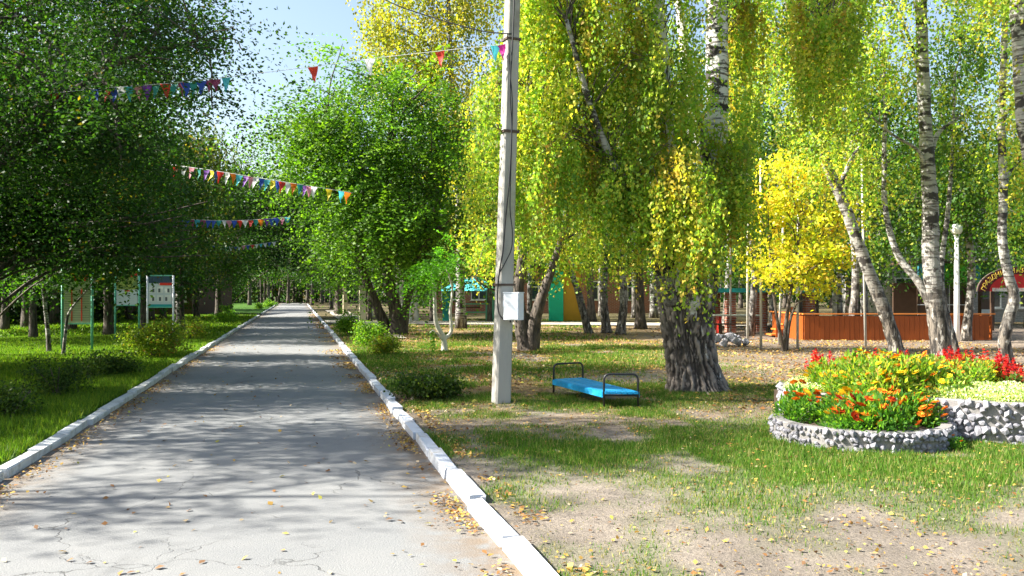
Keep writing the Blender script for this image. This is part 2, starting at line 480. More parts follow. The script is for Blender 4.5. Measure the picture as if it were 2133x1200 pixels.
def np_mesh(name, V, Q, mats, cols=None, mi=None, smooth=False, attr='Col'):
    me = bpy.data.meshes.new(name)
    V = np.asarray(V, np.float32); k = Q.shape[1]
    me.vertices.add(len(V)); me.vertices.foreach_set('co', V.ravel())
    me.loops.add(Q.size); me.loops.foreach_set('vertex_index', Q.ravel().astype(np.int32))
    me.polygons.add(len(Q)); me.polygons.foreach_set('loop_start', (np.arange(len(Q)) * k).astype(np.int32))
    for m in mats: me.materials.append(m)
    if mi is not None: me.polygons.foreach_set('material_index', mi.astype(np.int32))
    if smooth: me.polygons.foreach_set('use_smooth', np.ones(len(Q), bool))
    me.update(calc_edges=True)
    if cols is not None:
        at_ = me.color_attributes.new(attr, 'FLOAT_COLOR', 'POINT')
        c4 = np.ones((len(V), 4), np.float32); c4[:, :3] = cols
        at_.data.foreach_set('color', c4.ravel())
    return me
g = grass_mask(GX, GY)[..., None]; l = litter_mask(GX, GY)[..., None]; y = yard_mask(GX, GY)[..., None]
nn = fbm(GX * 1.3, GY * 1.3, 4)[..., None]
n3 = fbm(GX * 3.1 + 4, GY * 3.1, 4)[..., None]
dirt = np.array([.25, .215, .18]) * (.5 + .6 * nn + .45 * n3)
grs = np.array([.075, .13, .022]) * (.7 + .6 * nn)
lit = np.array([.24, .155, .06]) * (.6 + .8 * nn)
yrd = np.array([.22, .175, .14]) * (.6 + .8 * nn)
lush = (TX < LT_OUT)[..., None]
colr = dirt * (1 - g) + grs * g
colr = colr * (1 - .75 * l) + lit * .75 * l
colr = colr * (1 - y) + yrd * y
far = sstep(34, 50, GY)[..., None]
colr = colr * (1 - far) + (np.array([.10, .085, .045]) * (.6 + .8 * nn)) * far
colr = np.where(lush, np.array([.05, .12, .018]) * (.7 + .6 * nn), colr)
gm = np_mesh('ground', V, Q, [M['ground']], colr.reshape(-1, 3), smooth=True)
tag(link('ground', gm), kind='structure')

ys = np.concatenate([np.arange(-6, 30, .5), np.arange(30, 122, 2)])
ts = np.array([LT_IN - .03, LT_IN + .25, LT_IN + .6, -1.2, -.6, 0, RT_IN - .6, RT_IN - .25, RT_IN + .03])
A, B = np.meshgrid(ts, ys)
RV = np.stack([A - SK * B, B, (A * 0) + .0 + .012 * (1 - ((A + .62) / 2) ** 2)], -1).reshape(-1, 3)
ii = np.arange((len(ys) - 1) * (len(ts) - 1)); r_, c_ = ii // (len(ts) - 1), ii % (len(ts) - 1); a_ = r_ * len(ts) + c_
ed = np.clip(1 - np.minimum(RT_IN - A, A - LT_IN) / .45, 0, 1).reshape(-1)
rm = np_mesh('road', RV, np.stack([a_, a_ + 1, a_ + len(ts) + 1, a_ + len(ts)], -1), [M['asphalt']], np.stack([ed] * 3, -1), attr='Edge', smooth=True)
road = tag(link('road', rm), kind='structure')

# kerbs, one stone at a time
kang = math.atan(SK)
kd = Vector((-SK, 1, 0)).normalized()
def kerbmesh(seed, mat):
    rnd = random.Random(seed); bm = bmesh.new()
    bmesh.ops.create_cube(bm, size=1)
    for v in bm.verts: v.co = Vector((v.co.x * .13, v.co.y * .955, v.co.z * .30))
    bmesh.ops.bevel(bm, geom=list(bm.edges), offset=.013, segments=1, affect='EDGES')
    for v in bm.verts: v.co += Vector((rnd.uniform(-1, 1), rnd.uniform(-1, 1), rnd.uniform(-1, 1))) * .011
    me = bpy.data.meshes.new('kerb_stone'); bm.to_mesh(me); bm.free(); me.materials.append(mat); return me
kerb_right = tag(thing('kerb', None, None), kind='structure')
kerb_left = tag(thing('kerb', None, None), kind='structure')
for root, tt, mk in ((kerb_right, (RT_IN + RT_OUT) / 2, 'kerb_w'), (kerb_left, (LT_IN + LT_OUT) / 2, 'kerb_g')):
    km = [kerbmesh(s, M[mk]) for s in range(9)]
    rnd = random.Random(3 if mk == 'kerb_w' else 9)
    for i in range(-3, 116):
        yy = i * .97
        if mk == 'kerb_g' and 57 < yy < 61: continue
        o = link('kerb_stone', km[(i * 4) % 9], root)
        o.location = (tt - SK * yy + rnd.uniform(-.012, .012), yy, -.062 + rnd.uniform(-.022, .012))
        o.rotation_euler = (rnd.uniform(-.014, .014), rnd.uniform(-.07, .07), kang + rnd.uniform(-.022, .022))
        

def strip(name, poly, z, mat):
    me = MB(); me.quadface([(p[0], p[1], z) for p in poly]); return tag(me.build(name, mat), kind='structure')
strip('path', [(RT_OUT - SK * 41 + .05, 41, ), (16, 36.5), (16, 39.5), (RT_OUT - SK * 46 + .05, 46)], .095, M['path'])
strip('path', [(-24, 57), (LT_OUT - SK * 57 - .05, 57), (LT_OUT - SK * 61 - .05, 61), (-24, 61)], .095, M['path'])
strip('path', [(RT_OUT - SK * 28 + .9, 28), (RT_OUT - SK * 28 + 2.2, 28), (RT_OUT - SK * 70 + 2.6, 70), (RT_OUT - SK * 70 + .9, 70)], .088, M['path'])

# ------------------------------------------------------------------ foliage engine
def unit(a):
    return a / np.maximum(np.linalg.norm(a, axis=-1, keepdims=True), 1e-6)
def leafquads(C, U, Vv, L, Wd):
    L = L[:, None]; Wd = Wd[:, None]
    nrm = unit(np.cross(U, Vv)) * (Wd * .12)
    return np.stack([C - U * L * .5, C + Vv * Wd * .5 - U * L * .08 + nrm, C + U * L * .5, C - Vv * Wd * .5 - U * L * .08 + nrm], 1)
def pick(pal, n, rng, shift=None):
    w = np.array([p[0] for p in pal], float); w /= w.sum()
    cs = np.array([p[1] for p in pal], float)
    idx = rng.choice(len(pal), n, p=w)
    c = cs[idx]
    return c * rng.uniform(.7, 1.3, (n, 1))
def in_blob(b, n, rng, shell=.5):
    c, r = b[0], b[1]
    d = unit(rng.normal(size=(n, 3)))
    rr = rng.random((n, 1)) ** shell
    return np.array(c) + d * rr * np.array(r)
def gen_leaves(cl, ctr, style, pal, size, rng, per=1.0, spread=1.0):
    """cl: clump centres (n,3); ctr crown centre; returns quads (m,4,3), cols (m,3)"""
    n = len(cl)
    out = []; cols = []
    tone = rng.uniform(.6, 1.35, (n, 1)); pi = rng.random(n)
    # palette split per clump: each clump leans to one entry
    if style == 'birch':
        k = max(1, int(4 * per)); m = 13
        st = np.repeat(cl, k, 0) + rng.normal(size=(n * k, 3)) * np.array([.28, .28, .18]) * spread
        ln = rng.uniform(.45, 1.35, n * k) * spread
        s = rng.random((n * k, m))
        dr = rng.normal(size=(n * k, 1, 3)) * np.array([.14, .14, 0])
        C = st[:, None, :] + dr * s[..., None] + np.array([0, 0, -1.0]) * (s * ln[:, None])[..., None] + rng.normal(size=(n * k, m, 3)) * .045 * (size / .05)
        C = C.reshape(-1, 3); q = len(C)
        U = unit(rng.normal(size=(q, 3)) * .75 + np.array([0, 0, -.9])); own = np.repeat(np.arange(n), k * m)
        L = size * rng.uniform(.8, 1.4, q); Wd = L * rng.uniform(.62, .85, q)
    elif style == 'weep':
        k = max(1, int(9 * per)); m = 28
        st = np.repeat(cl, k, 0) + rng.normal(size=(n * k, 3)) * np.array([.13, .13, .12]) * spread
        ln = np.repeat(rng.uniform(.7, 1.9, n), k) * rng.uniform(.6, 1.15, n * k) * spread
        s = rng.random((n * k, m)) ** .9
        dr = rng.normal(size=(n * k, 1, 3)) * np.array([.10, .10, 0]) + np.repeat(rng.normal(size=(n, 1, 3)) * np.array([.12, .12, 0]), k, 0)
        C = st[:, None, :] + dr * s[..., None] + np.array([0, 0, -1.0]) * (s * ln[:, None])[..., None] + rng.normal(size=(n * k, m, 3)) * .032
        C = C.reshape(-1, 3); q = len(C); own = np.repeat(np.arange(n), k * m)
        U = unit(rng.normal(size=(q, 3)) * .6 + np.array([0, 0, -1.0]))
        L = size * rng.uniform(.65, 1.4, q); Wd = L * rng.uniform(.6, .9, q)
    elif style == 'elm':
        k = max(1, int(7 * per)); m = 13
        out_d = unit(cl - np.array(ctr) + 1e-3)
        cd = unit(out_d * .75 + rng.normal(size=(n, 3)) * .28 + np.array([-.35, -.15, -.42]))
        D = unit(np.repeat(cd, k, 0) + rng.normal(size=(n * k, 3)) * .13)
        st = np.repeat(cl, k, 0) + rng.normal(size=(n * k, 3)) * .11 * spread
        ln = rng.uniform(.6, 1.35, n * k) * spread
        s = (np.arange(m) / m)[None, :] + rng.random((n * k, m)) * .05
        side = unit(np.cross(D, rng.normal(size=(n * k, 3)) * .35 + np.array([0, 0, 1.0])))
        sg = np.where(np.arange(m) % 2 == 0, 1., -1.)[None, :, None]
        droop = np.array([0, 0, -1.0]) * ((s ** 2) * ln[:, None] * .35)[..., None]
        C = st[:, None, :] + D[:, None, :] * (s * ln[:, None])[..., None] + side[:, None, :] * sg * size * .45 + droop + rng.normal(size=(n * k, m, 3)) * .012
        U = unit(D[:, None, :] * .6 + side[:, None, :] * sg + rng.normal(size=(n * k, m, 3)) * .25).reshape(-1, 3)
        C = C.reshape(-1, 3); q = len(C); own = np.repeat(np.arange(n), k * m)
        L = size * rng.uniform(.8, 1.35, q); Wd = L * rng.uniform(.45, .6, q)
    else:  # bushy
        k = max(1, int(40 * per))
        own = np.repeat(np.arange(n), k); q = n * k
        C = cl[own] + rng.normal(size=(q, 3)) * np.array([.24, .24, .2]) * spread
        U = unit(rng.normal(size=(q, 3)) + np.array([0, 0, -.2]))
        L = size * rng.uniform(.7, 1.4, q); Wd = L * rng.uniform(.5, .8, q)
    Vv = unit(np.cross(U, rng.normal(size=(q, 3))))
    quads = leafquads(C, U, Vv, L, Wd)
    c = pick(pal, q, rng)
    w = np.array([p[0] for p in pal], float); cs = np.array([p[1] for p in pal], float)
    ci = np.searchsorted(np.cumsum(w / w.sum()), pi).clip(0, len(pal) - 1)
    cc = cs[ci][own]
    c = (c * .5 + cc * .5) * tone[own]
    return quads, c
def twigs(A, B, r0, r1):
    A = np.asarray(A, float); B = np.asarray(B, float); n = len(A)
    d = unit(B - A); x = unit(np.cross(d, np.array([.3, .8, .5]))); y = np.cross(d, x)
    vs = []
    for P, r in ((A, r0), (B, r1)):
        for j in range(3):
            a = 2.094 * j; vs.append(P + (x * math.cos(a) + y * math.sin(a)) * r)
    Vv = np.stack(vs, 1).reshape(-1, 3); b = (np.arange(n) * 6)[:, None]
    Qq = np.concatenate([b + np.array([[0, 1, 4, 3]]), b + np.array([[1, 2, 5, 4]]), b + np.array([[2, 0, 3, 5]])])
    return Vv, Qq
def crown_mesh(name, quads, cols, tw=None, lm='leaf', tm='twig'):
    V1 = quads.reshape(-1, 3); n = len(quads); Q1 = np.arange(n * 4).reshape(n, 4); c1 = np.repeat(cols, 4, 0)
    mi = np.zeros(n, int)
    if tw is not None:
        V2, Q2 = tw; V1 = np.concatenate([V1, V2]); Q1 = np.concatenate([Q1, Q2 + n * 4]); c1 = np.concatenate([c1, np.full((len(V2), 3), .1)]); mi = np.concatenate([mi, np.ones(len(Q2), int)])
    return np_mesh(name, V1, Q1, [M[lm], M[tm]], c1, mi)
def clip_road(P):
    """drop clumps lower than 3.2 m over the road"""
    t = P[:, 0] + SK * P[:, 1]
    return P[~((t > LT_OUT) & (t < RT_OUT) & (P[:, 2] < 3.0))]

GREEN = [(3, (.045, .12, .016)), (2, (.075, .16, .02)), (1, (.025, .075, .014))]
BIRCH = [(4.2, (.24, .37, .05)), (2.6, (.14, .27, .04)), (2.5, (.42, .46, .08)), (1.3, (.60, .48, .08)), (.6, (.56, .30, .06))]
BIRCHG = [(5, (.045, .115, .018)), (3, (.085, .165, .022)), (1, (.24, .26, .03))]
ELM = [(4, (.055, .13, .018)), (2.5, (.10, .21, .02)), (1.3, (.20, .33, .03))]
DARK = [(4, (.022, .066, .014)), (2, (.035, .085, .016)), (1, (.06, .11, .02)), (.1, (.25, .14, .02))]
YELLOW = [(4, (.60, .52, .04)), (2.4, (.44, .46, .05)), (2.2, (.20, .30, .03)), (.9, (.72, .38, .06))]
OLIVE = [(3, (.10, .13, .03)), (2, (.06, .10, .02)), (1, (.18, .17, .04))]
OLEAF = [(2, (.4, .2, .04)), (2, (.2, .2, .03)), (2, (.10, .15, .03))]

def tree(name, label, base, stems, blobs, style='birch', pal=BIRCH, size=.055, per=1.0, spread=1.0, bark='birch', lm='leaf', group=None, seed=0,
         limb_r=.035, shell=.55, twig_frac=.5, seg=9, cat='tree', limbs=True, roadclip=True, dark_limb=None):
    """stems: [(world pts, r0, r1)]; blobs: [(world centre, (rx,ry,rz), nclumps)]"""
    rng = np.random.default_rng(1000 + seed)
    base = Vector(base); root = thing(name, label, cat, base, 0, group)
    allp = []
    for si, (pts, r0, r1) in enumerate(stems):
        L = [Vector(p) - base for p in pts]
        sp = spline(L, 7); K = len(sp)
        rad = [r0 + (r1 - r0) * (i / (K - 1)) ** .8 for i in range(K)]
        if si == 0: rad[0] *= 1.3; rad[1] *= 1.1
        wob = [random.uniform(.92, 1.08) for _ in range(seg * K)]
        MB().tube(sp, rad, seg, off=lambda i, j, a: wob[i * seg + j]).build('trunk' if si == 0 else 'limb', M[bark], root, True)
        allp += [(p, r) for p, r in zip(sp, rad)]
    SP = np.array([p[0][:] for p in allp]); SR = np.array([p[1] for p in allp])
    qs = []; cs = []; TA = []; TB = []
    lmb = 0
    tot = sum(b[2] for b in blobs)
    for b in blobs:
        c = np.array(b[0]) - np.array(base)
        cl = in_blob((c, b[1]), b[2], rng, shell)
        if roadclip: cl = clip_road(cl + np.array(base)) - np.array(base)
        cl = cl[cl[:, 2] > .12]
        if len(cl) == 0: continue
        q, co = gen_leaves(cl, c, b[3] if len(b) > 3 else style, pal, size, rng, per, spread); qs.append(q); cs.append(co)
        if limbs:
            # limb from the stem to the blob
            tgt = c + np.array([0, 0, -.1 * b[1][2]])
            want = c - np.array([0, 0, 1.0]) * max(.3, .6 * np.linalg.norm(c[:2] - SP[:, :2].mean(0)))
            i = int(np.argmin(np.linalg.norm(SP - want, axis=1) + rng.random(len(SP)) * .9))
            p0 = Vector(SP[i]); p1 = Vector(tgt)
            if (p1 - p0).length > .4:
                mid = p0.lerp(p1, .5) + Vector((rng.uniform(-.2, .2), rng.uniform(-.2, .2), .12 * (p1 - p0).length))
                sp = spline([p0, mid, p1, p1 + (p1 - mid) * .35], 5)
                r0 = min(SR[i] * .6, limb_r * 2.2)
                MB().tube(sp, [r0 + (.008 - r0) * k / (len(sp) - 1) for k in range(len(sp))], 6).build('limb', M[dark_limb or bark], root, True)
                LP = np.array([p[:] for p in sp])
            else: LP = SP[i:i + 1]
            m = int(len(cl) * twig_frac)
            if m:
                s = cl[rng.permutation(len(cl))[:m]]
                d = np.linalg.norm(s[:, None] - LP[None], axis=2)
                TB.append(s); TA.append(LP[d.argmin(1)])
    tw = None
    if TA:
        A_ = np.concatenate(TA); B_ = np.concatenate(TB)
        mid = A_ * .45 + B_ * .55 + rng.normal(size=A_.shape) * .06
        v1, q1 = twigs(A_, mid, .011, .007); v2, q2 = twigs(mid, B_, .007, .003)
        tw = (np.concatenate([v1, v2]), np.concatenate([q1, q2 + len(v1)]))
    me = crown_mesh('crown', np.concatenate(qs), np.concatenate(cs), tw, lm)
    link('crown', me, root)
    return root
_br = random.Random(99)
def boughs(x0, x1, y0, y1, Y, cnt, n=10, rx=70, ry=16, dY=1.0, *st):
    return [pb(_br.uniform(x0, x1), _br.uniform(y0, y1), Y + _br.uniform(-dY, dY), rx * _br.uniform(.6, 1.3), ry * _br.uniform(.6, 1.4), .7, n, *st) for _ in range(cnt)]
def pb(px, py, Y, rpx, rpy, rd, n, *st):
    return (tuple(at(px, py, Y)), (rpx / F * Y, rd, rpy / F * Y), n, *st)

# ------------------------------------------------------------------ trees: right foreground old birch
def fat_birch():
    base = Vector((lx(1448, 13.4), 13.4, 0.0))
    root = thing('birch_tree', 'huge old weeping birch with a thick fissured trunk beside the blue bench', 'tree', base)
    # trunk outline from three fused stems, true bark relief in the mesh
    n, K = 150, 120
    rng = np.random.default_rng(4)
    hs = np.linspace(-.12, 2.05, K)
    th = np.linspace(0, 2 * math.pi, n, endpoint=False)
    HH, TT = np.meshgrid(hs, th, indexing='ij')
    cx = np.interp(hs, [0, .5, 1, 1.5, 2.05], [.03, -.08, -.13, -.16, -.17])
    rw = np.interp(hs, [-.12, 0, .15, .35, .7, 1.2, 1.7, 2.05], [.66, .55, .47, .41, .385, .40, .44, .47])
    rd = np.interp(hs, [-.12, 0, .3, 1, 2.05], [.6, .52, .40, .34, .34])
    lobes = 1 + .07 * np.cos(3 * TT + 1.0 + HH * .5) + .05 * np.cos(5 * TT - HH) * np.exp(-HH * 1.2)
    u = TT * 4.1 + .35 * np.sin(HH * 5 + TT * 2)
    rn = fbm(u * 1.25 + 30, HH * 1.9, 3); rn2 = fbm(u * 2.6 + 10, HH * 5.0 + 4, 4)
    ridge = np.clip(1 - np.abs(rn * 2 - 1) * 3.2, 0, 1)
    furrow = np.abs(rn2 - .5) * 2
    rel = sstep(.05, .5, furrow) * .75 + .25 * (1 - ridge)
    R = .075 * rel - .05
    X = cx[:, None] + np.cos(TT) * (rw[:, None] * lobes + R); Yy = np.sin(TT) * (rd[:, None] * lobes + R)
    V = np.stack([X, Yy, HH], -1).reshape(-1, 3)
    i, j = np.meshgrid(np.arange(K - 1), np.arange(n), indexing='ij'); a = (i * n + j).ravel(); b = (i * n + (j + 1) % n).ravel()
    Qd = np.stack([a, b, b + n, a + n], -1)
    rr = np.stack([rel.reshape(-1)] * 3, -1)
    me = np_mesh('trunk', V, Qd, [M['old_birch']], rr, attr='Ridge', smooth=True)
    link('trunk', me, root)
    def stem(pts, r0, r1, nm='limb', mat='old_birch'):
        L = [Vector(p) - base for p in pts]; sp = spline(L, 8); K = len(sp)
        wob = [random.uniform(.93, 1.07) for _ in range(14 * K)]
        MB().tube(sp, [r0 + (r1 - r0) * (q / (K - 1)) for q in range(K)], 14, off=lambda i, j, a: wob[i * 14 + j]).build(nm, M[mat], root, True)
        return sp
    s1 = stem([at(1462, 650, 13.4), at(1474, 540, 13.4), at(1486, 400, 13.45), at(1493, 230, 13.5)], .21, .185) + stem([at(1493, 240, 13.5), at(1494, 190, 13.5), at(1495, 0, 13.5), at(1497, -200, 13.5), at(1500, -420, 13.5)], .183, .15, mat='birch_bright')
    s2 = stem([at(1415, 640, 13.3), at(1410, 540, 13.2), at(1395, 400, 13.1), at(1385, 200, 13.0), at(1372, 0, 12.9), at(1360, -250, 12.8)], .20, .06)
    s3 = stem([at(1450, 620, 13.6), at(1475, 420, 13.9), at(1440, 200, 14.2), at(1400, -100, 14.5)], .17, .05)
    s4 = stem([at(1400, 630, 13.2), at(1375, 560, 13.0), at(1320, 430, 12.7), at(1240, 250, 12.4), at(1180, 40, 12.1)], .12, .03, mat='birch_hi')
    s5 = stem([at(1490, 420, 13.4), at(1465, 290, 13.2), at(1440, 180, 13.0)], .08, .03, mat='birch_hi')
    s6 = stem([at(1496, 40, 13.5), at(1560, -60, 13.3), at(1660, -130, 13.1), at(1780, -150, 12.9)], .055, .015, mat='birch_hi')
    s7 = stem([at(1385, 150, 13.0), at(1330, 20, 12.7), at(1250, -60, 12.5), at(1130, -80, 12.4)], .055, .015, mat='birch_hi')
    s8 = stem([at(1640, -120, 13.1), at(1690, -30, 13.1), at(1720, 60, 13.1)], .02, .006, mat='twig')
    s9 = stem([at(1240, 250, 12.4), at(1150, 200, 12.6), at(1060, 190, 13.2)], .03, .01, mat='twig')
    LP = np.array([p[:] for s in (s1, s2, s3, s4, s6, s7, s8, s9) for p in s])
    blobs = []
    br = random.Random(12)
    def drapes(x0, x1, y0, y1, n, Y0=12.0, Y1=13.6, cl=3):
        for _ in range(int(n * .78)):
            blobs.append(pb(br.uniform(x0, x1), br.uniform(y0, y1), br.uniform(Y0, Y1), 22, 22, .25, cl))
    drapes(1070, 1520, -160, 20, 46); drapes(1040, 1460, 20, 200, 40); drapes(1010, 1440, 180, 330, 34, 12.1, 13.8); drapes(1130, 1480, 300, 430, 26, 11.9, 13.0); drapes(1360, 1480, 380, 450, 9, 11.8, 12.4)
    drapes(1500, 1610, -120, 260, 14, 13.4, 14.6); drapes(1640, 1840, -140, 60, 16, 12.6, 13.6); drapes(1660, 1770, 40, 190, 8, 12.8, 13.4); drapes(1000, 1090, 100, 430, 14, 13.0, 14.0)
    drapes(1480, 1560, 185, 400, 11, 12.6, 13.1)
    drapes(1150, 1700, -520, -180, 50, 11.8, 15.5, 4)
    q = []; c = []; TA = []; TB = []
    for k, b in enumerate(blobs):
        ctr = np.array(b[0]) - np.array(base)
        cl = in_blob((ctr, b[1]), b[2], rng, .5)
        # keep the white trunk section in sight
        wp = cl + np.array(base); pxs = 1066.5 + wp[:, 0] / wp[:, 1] * F; pys = HZ - (wp[:, 2] - H) / wp[:, 1] * F
        keep = ~((pxs > 1463) & (pxs < 1520) & (pys > -160) & (pys < 170) & (wp[:, 1] < 13.6))
        cl = cl[keep]
        if len(cl) == 0: continue
        a, b2 = gen_leaves(cl, ctr, 'weep', BIRCH, .053, rng, 1.0, .85)
        q.append(a); c.append(b2)
        if len(cl) == 0: continue
        s = cl; d = np.linalg.norm(s[:, None] - LP[None] + np.array([0, 0, -.4]), axis=2)
        nr = d.min(1) < 2.2; s = s[nr]; d = d[nr]
        if len(s): TB.append(s); TA.append(LP[d.argmin(1)])
    A_ = np.concatenate(TA); B_ = np.concatenate(TB); mid = A_ * .4 + B_ * .6 + np.array([0, 0, .25]) + rng.normal(size=A_.shape) * .1
    v1, q1 = twigs(A_, mid, .013, .008); v2, q2 = twigs(mid, B_, .008, .003)
    link('crown', crown_mesh('crown', np.concatenate(q), np.concatenate(c), (np.concatenate([v1, v2]), np.concatenate([q1, q2 + len(v1)]))), root)
fat_birch()

# leaning and crooked birches behind the flower beds
tree('birch_tree', 'birch leaning far to the left in front of the orange barrier', at(1868, 745, 20.7) * 1,
     [([at(1872, 752, 20.7), at(1850, 670, 20.7), at(1800, 540, 20.6), at(1760, 430, 20.5), at(1715, 320, 20.3), at(1690, 200, 20.0), at(1650, 60, 19.8), at(1625, -120, 19.5)], .19, .07)],
     [pb(1640, 60, 19.0, 110, 150, 1.6, 110), pb(1600, -130, 19.0, 160, 120, 2.2, 110), pb(1720, 150, 17.5, 60, 150, .8, 80), pb(1700, 290, 18.5, 35, 50, .5, 22), pb(1790, 300, 20.8, 60, 60, .8, 16)],
     'birch', BIRCH, .07, bark='birch', seed=1)
tree('birch_tree', 'upright birch with a forked left limb, behind the middle of the flower beds', at(1965, 768, 18),
     [([at(1968, 775, 18), at(1955, 680, 18), at(1940, 560, 18), at(1938, 430, 18), at(1930, 300, 18), at(1922, 120, 18), at(1920, -60, 18), at(1925, -260, 18)], .235, .09),
      ([at(1940, 640, 18), at(1915, 590, 18.1), at(1870, 530, 18.3), at(1845, 440, 18.4), at(1842, 340, 18.5), at(1845, 210, 18.5), at(1840, 100, 18.5)], .10, .03),
      ([at(1932, 400, 18), at(1918, 320, 17.9), at(1860, 280, 17.7), at(1795, 225, 17.5)], .05, .015),
      ([at(1926, 200, 18), at(1895, 80, 18), at(1850, -20, 18)], .05, .02)],
     [pb(1800, 60, 17.5, 90, 130, 1.2, 70), pb(1990, -160, 18, 220, 120, 2.6, 130), pb(1780, -140, 18, 160, 130, 2.0, 130), pb(1850, 330, 18.8, 60, 70, .9, 22), pb(2010, 230, 18.5, 60, 90, .8, 18)],
     'birch', BIRCH, .065, bark='birch_hi', seed=2)
tree('birch_tree', 'thin birch stem leaning against the right side of the forked birch', at(1993, 757, 18.6),
     [([at(1996, 762, 18.6), at(1984, 705, 18.6), at(1968, 640, 18.6), at(1960, 560, 18.6), at(1975, 440, 18.7), at(1985, 300, 18.8), at(1990, 150, 19)], .10, .03)],
     [pb(1990, 260, 19, 50, 90, .7, 26), pb(2000, 80, 19, 70, 90, .9, 26)], 'birch', BIRCHG, .06, bark='birch_hi', seed=3)
tree('birch_tree', 'crooked birch with an S shaped stem near the right edge of the picture', at(2112, 778, 17),
     [([at(2108, 785, 17), at(2092, 725, 17), at(2096, 680, 17), at(2112, 620, 17), at(2100, 570, 17), at(2088, 500, 17), at(2090, 400, 17), at(2087, 250, 17), at(2092, 120, 17), at(2100, -60, 17)], .135, .06)],
     [pb(2075, -60, 17, 120, 110, 1.4, 60), pb(2125, 330, 17.5, 45, 100, .8, 30), pb(2160, 120, 16, 50, 110, .9, 40)], 'birch', BIRCH, .06, bark='birch_hi', seed=4)
tree('birch_tree', 'pale birch at the far right edge, its trunk entering at the top corner', (lx(2215, 14.5), 14.5, 0),
     [([(lx(2215, 14.5), 14.5, -.05), at(2200, 600, 14.5), at(2170, 400, 14.5), at(2140, 250, 14.5), at(2130, 100, 14.5), at(2122, -20, 14.5), at(2120, -200, 14.5)], .22, .13)],
     [pb(2180, 180, 14.5, 60, 140, .9, 45), pb(2080, -100, 14.5, 110, 90, 1.5, 55), pb(2230, -150, 14.5, 130, 130, 1.8, 70)], 'birch', BIRCH, .06, bark='birch_hi', seed=5)
# young stem left of the leaning birch
tree('birch_tree', 'slim straight birch seen just above the leaning birch trunk', at(1795, 700, 31),
     [([at(1803, 706, 31), at(1798, 560, 31), at(1788, 430, 31), at(1782, 250, 31), at(1785, 50, 31)], .13, .05)],
     [pb(1790, 150, 31, 90, 130, 2, 40)], 'birch', BIRCHG, .10, bark='birch_hi', seed=6)

# yellow maple
mb = at(1632, 738, 22.2); mb.z = 0
tree('maple_tree', 'bright yellow small maple on several thin stems left of the orange barrier', mb,
     [([mb, at(1640, 650, 22.2), at(1655, 560, 22.2), at(1668, 440, 22.2)], .07, .02), ([mb + Vector((.03, 0, 0)), at(1618, 660, 22), at(1606, 560, 22), at(1600, 450, 22)], .055, .015),
      ([mb + Vector((.1, .1, 0)), at(1648, 660, 22.4), at(1690, 560, 22.6), at(1720, 470, 22.6)], .05, .015)],
     boughs(1590, 1720, 320, 420, 22.2, 9, 8, 50, 14) + boughs(1560, 1770, 400, 560, 22.2, 26, 8, 50, 14) + boughs(1580, 1730, 540, 610, 22.0, 9, 7, 40, 12),
     'bushy', YELLOW, .11, .55, .8, 'bark', seed=7, limb_r=.015)

# elm over the road
eb = at(812, 700, 31); eb.z = 0
tree('elm_tree', 'large drooping bright green elm with two black leaning trunks beside the road', eb,
     [([eb + Vector((.25, 0, 0)), at(822, 640, 31), at(806, 560, 31), at(800, 450, 31), at(810, 300, 31), at(830, 180, 31)], .30, .07),
      ([eb + Vector((-.05, .1, 0)), at(790, 650, 31), at(765, 590, 30.8), at(730, 500, 30.5), at(700, 380, 30.2), at(680, 270, 30)], .24, .05),
      ([eb + Vector((.45, .1, 0)), at(850, 620, 31), at(890, 520, 31), at(920, 400, 31)], .2, .05)],
     boughs(640, 930, 160, 330, 30.3, 22, 6, 60, 22, 1.6) + boughs(640, 900, 280, 420, 29.5, 26, 6, 60, 22, 1.4) + boughs(745, 950, 410, 500, 28.8, 20, 5, 60, 20, 1.2) + boughs(600, 700, 220, 340, 29.6, 12, 4, 45, 18, 1.0)
     + boughs(700, 880, 110, 190, 30.5, 8, 4, 45, 16, 1.0) + boughs(840, 960, 200, 540, 31, 16, 6, 50, 22, 1.2) + [pb(790, 330, 31.2, 150, 150, 1.6, 90), pb(800, 480, 30.6, 130, 70, 1.4, 60)],
     'elm', ELM, .125, 1.0, 1.75, 'bark', lm='leaf_gloss', seed=8, shell=.4, limb_r=.06)
# small whitewashed pruned tree with two fresh green sprays
wb = at(926, 736, 22.2); wb.z = 0
tree('pruned_tree', 'small whitewashed tree pruned to a Y shape with fresh green sprays', wb,
     [([wb, at(924, 705, 22.2), at(908, 670, 22.1), at(905, 610, 22.1), at(900, 570, 22.1)], .095, .03), ([at(925, 707, 22.2), at(940, 690, 22.3), at(938, 650, 22.3), at(942, 600, 22.3), at(930, 560, 22)], .06, .02),
      ([at(924, 712, 22.2), at(905, 690, 22), at(895, 693, 22)], .025, .01)],
     [pb(905, 555, 21.6, 40, 22, .5, 16), pb(940, 540, 21.6, 26, 24, .4, 11), pb(900, 692, 21.9, 10, 8, .1, 2)],
     'elm', [(1, (.09, .26, .02)), (1, (.12, .30, .03))], .08, .9, .8, 'white_bark', lm='leaf_gloss', seed=9, limb_r=.012)

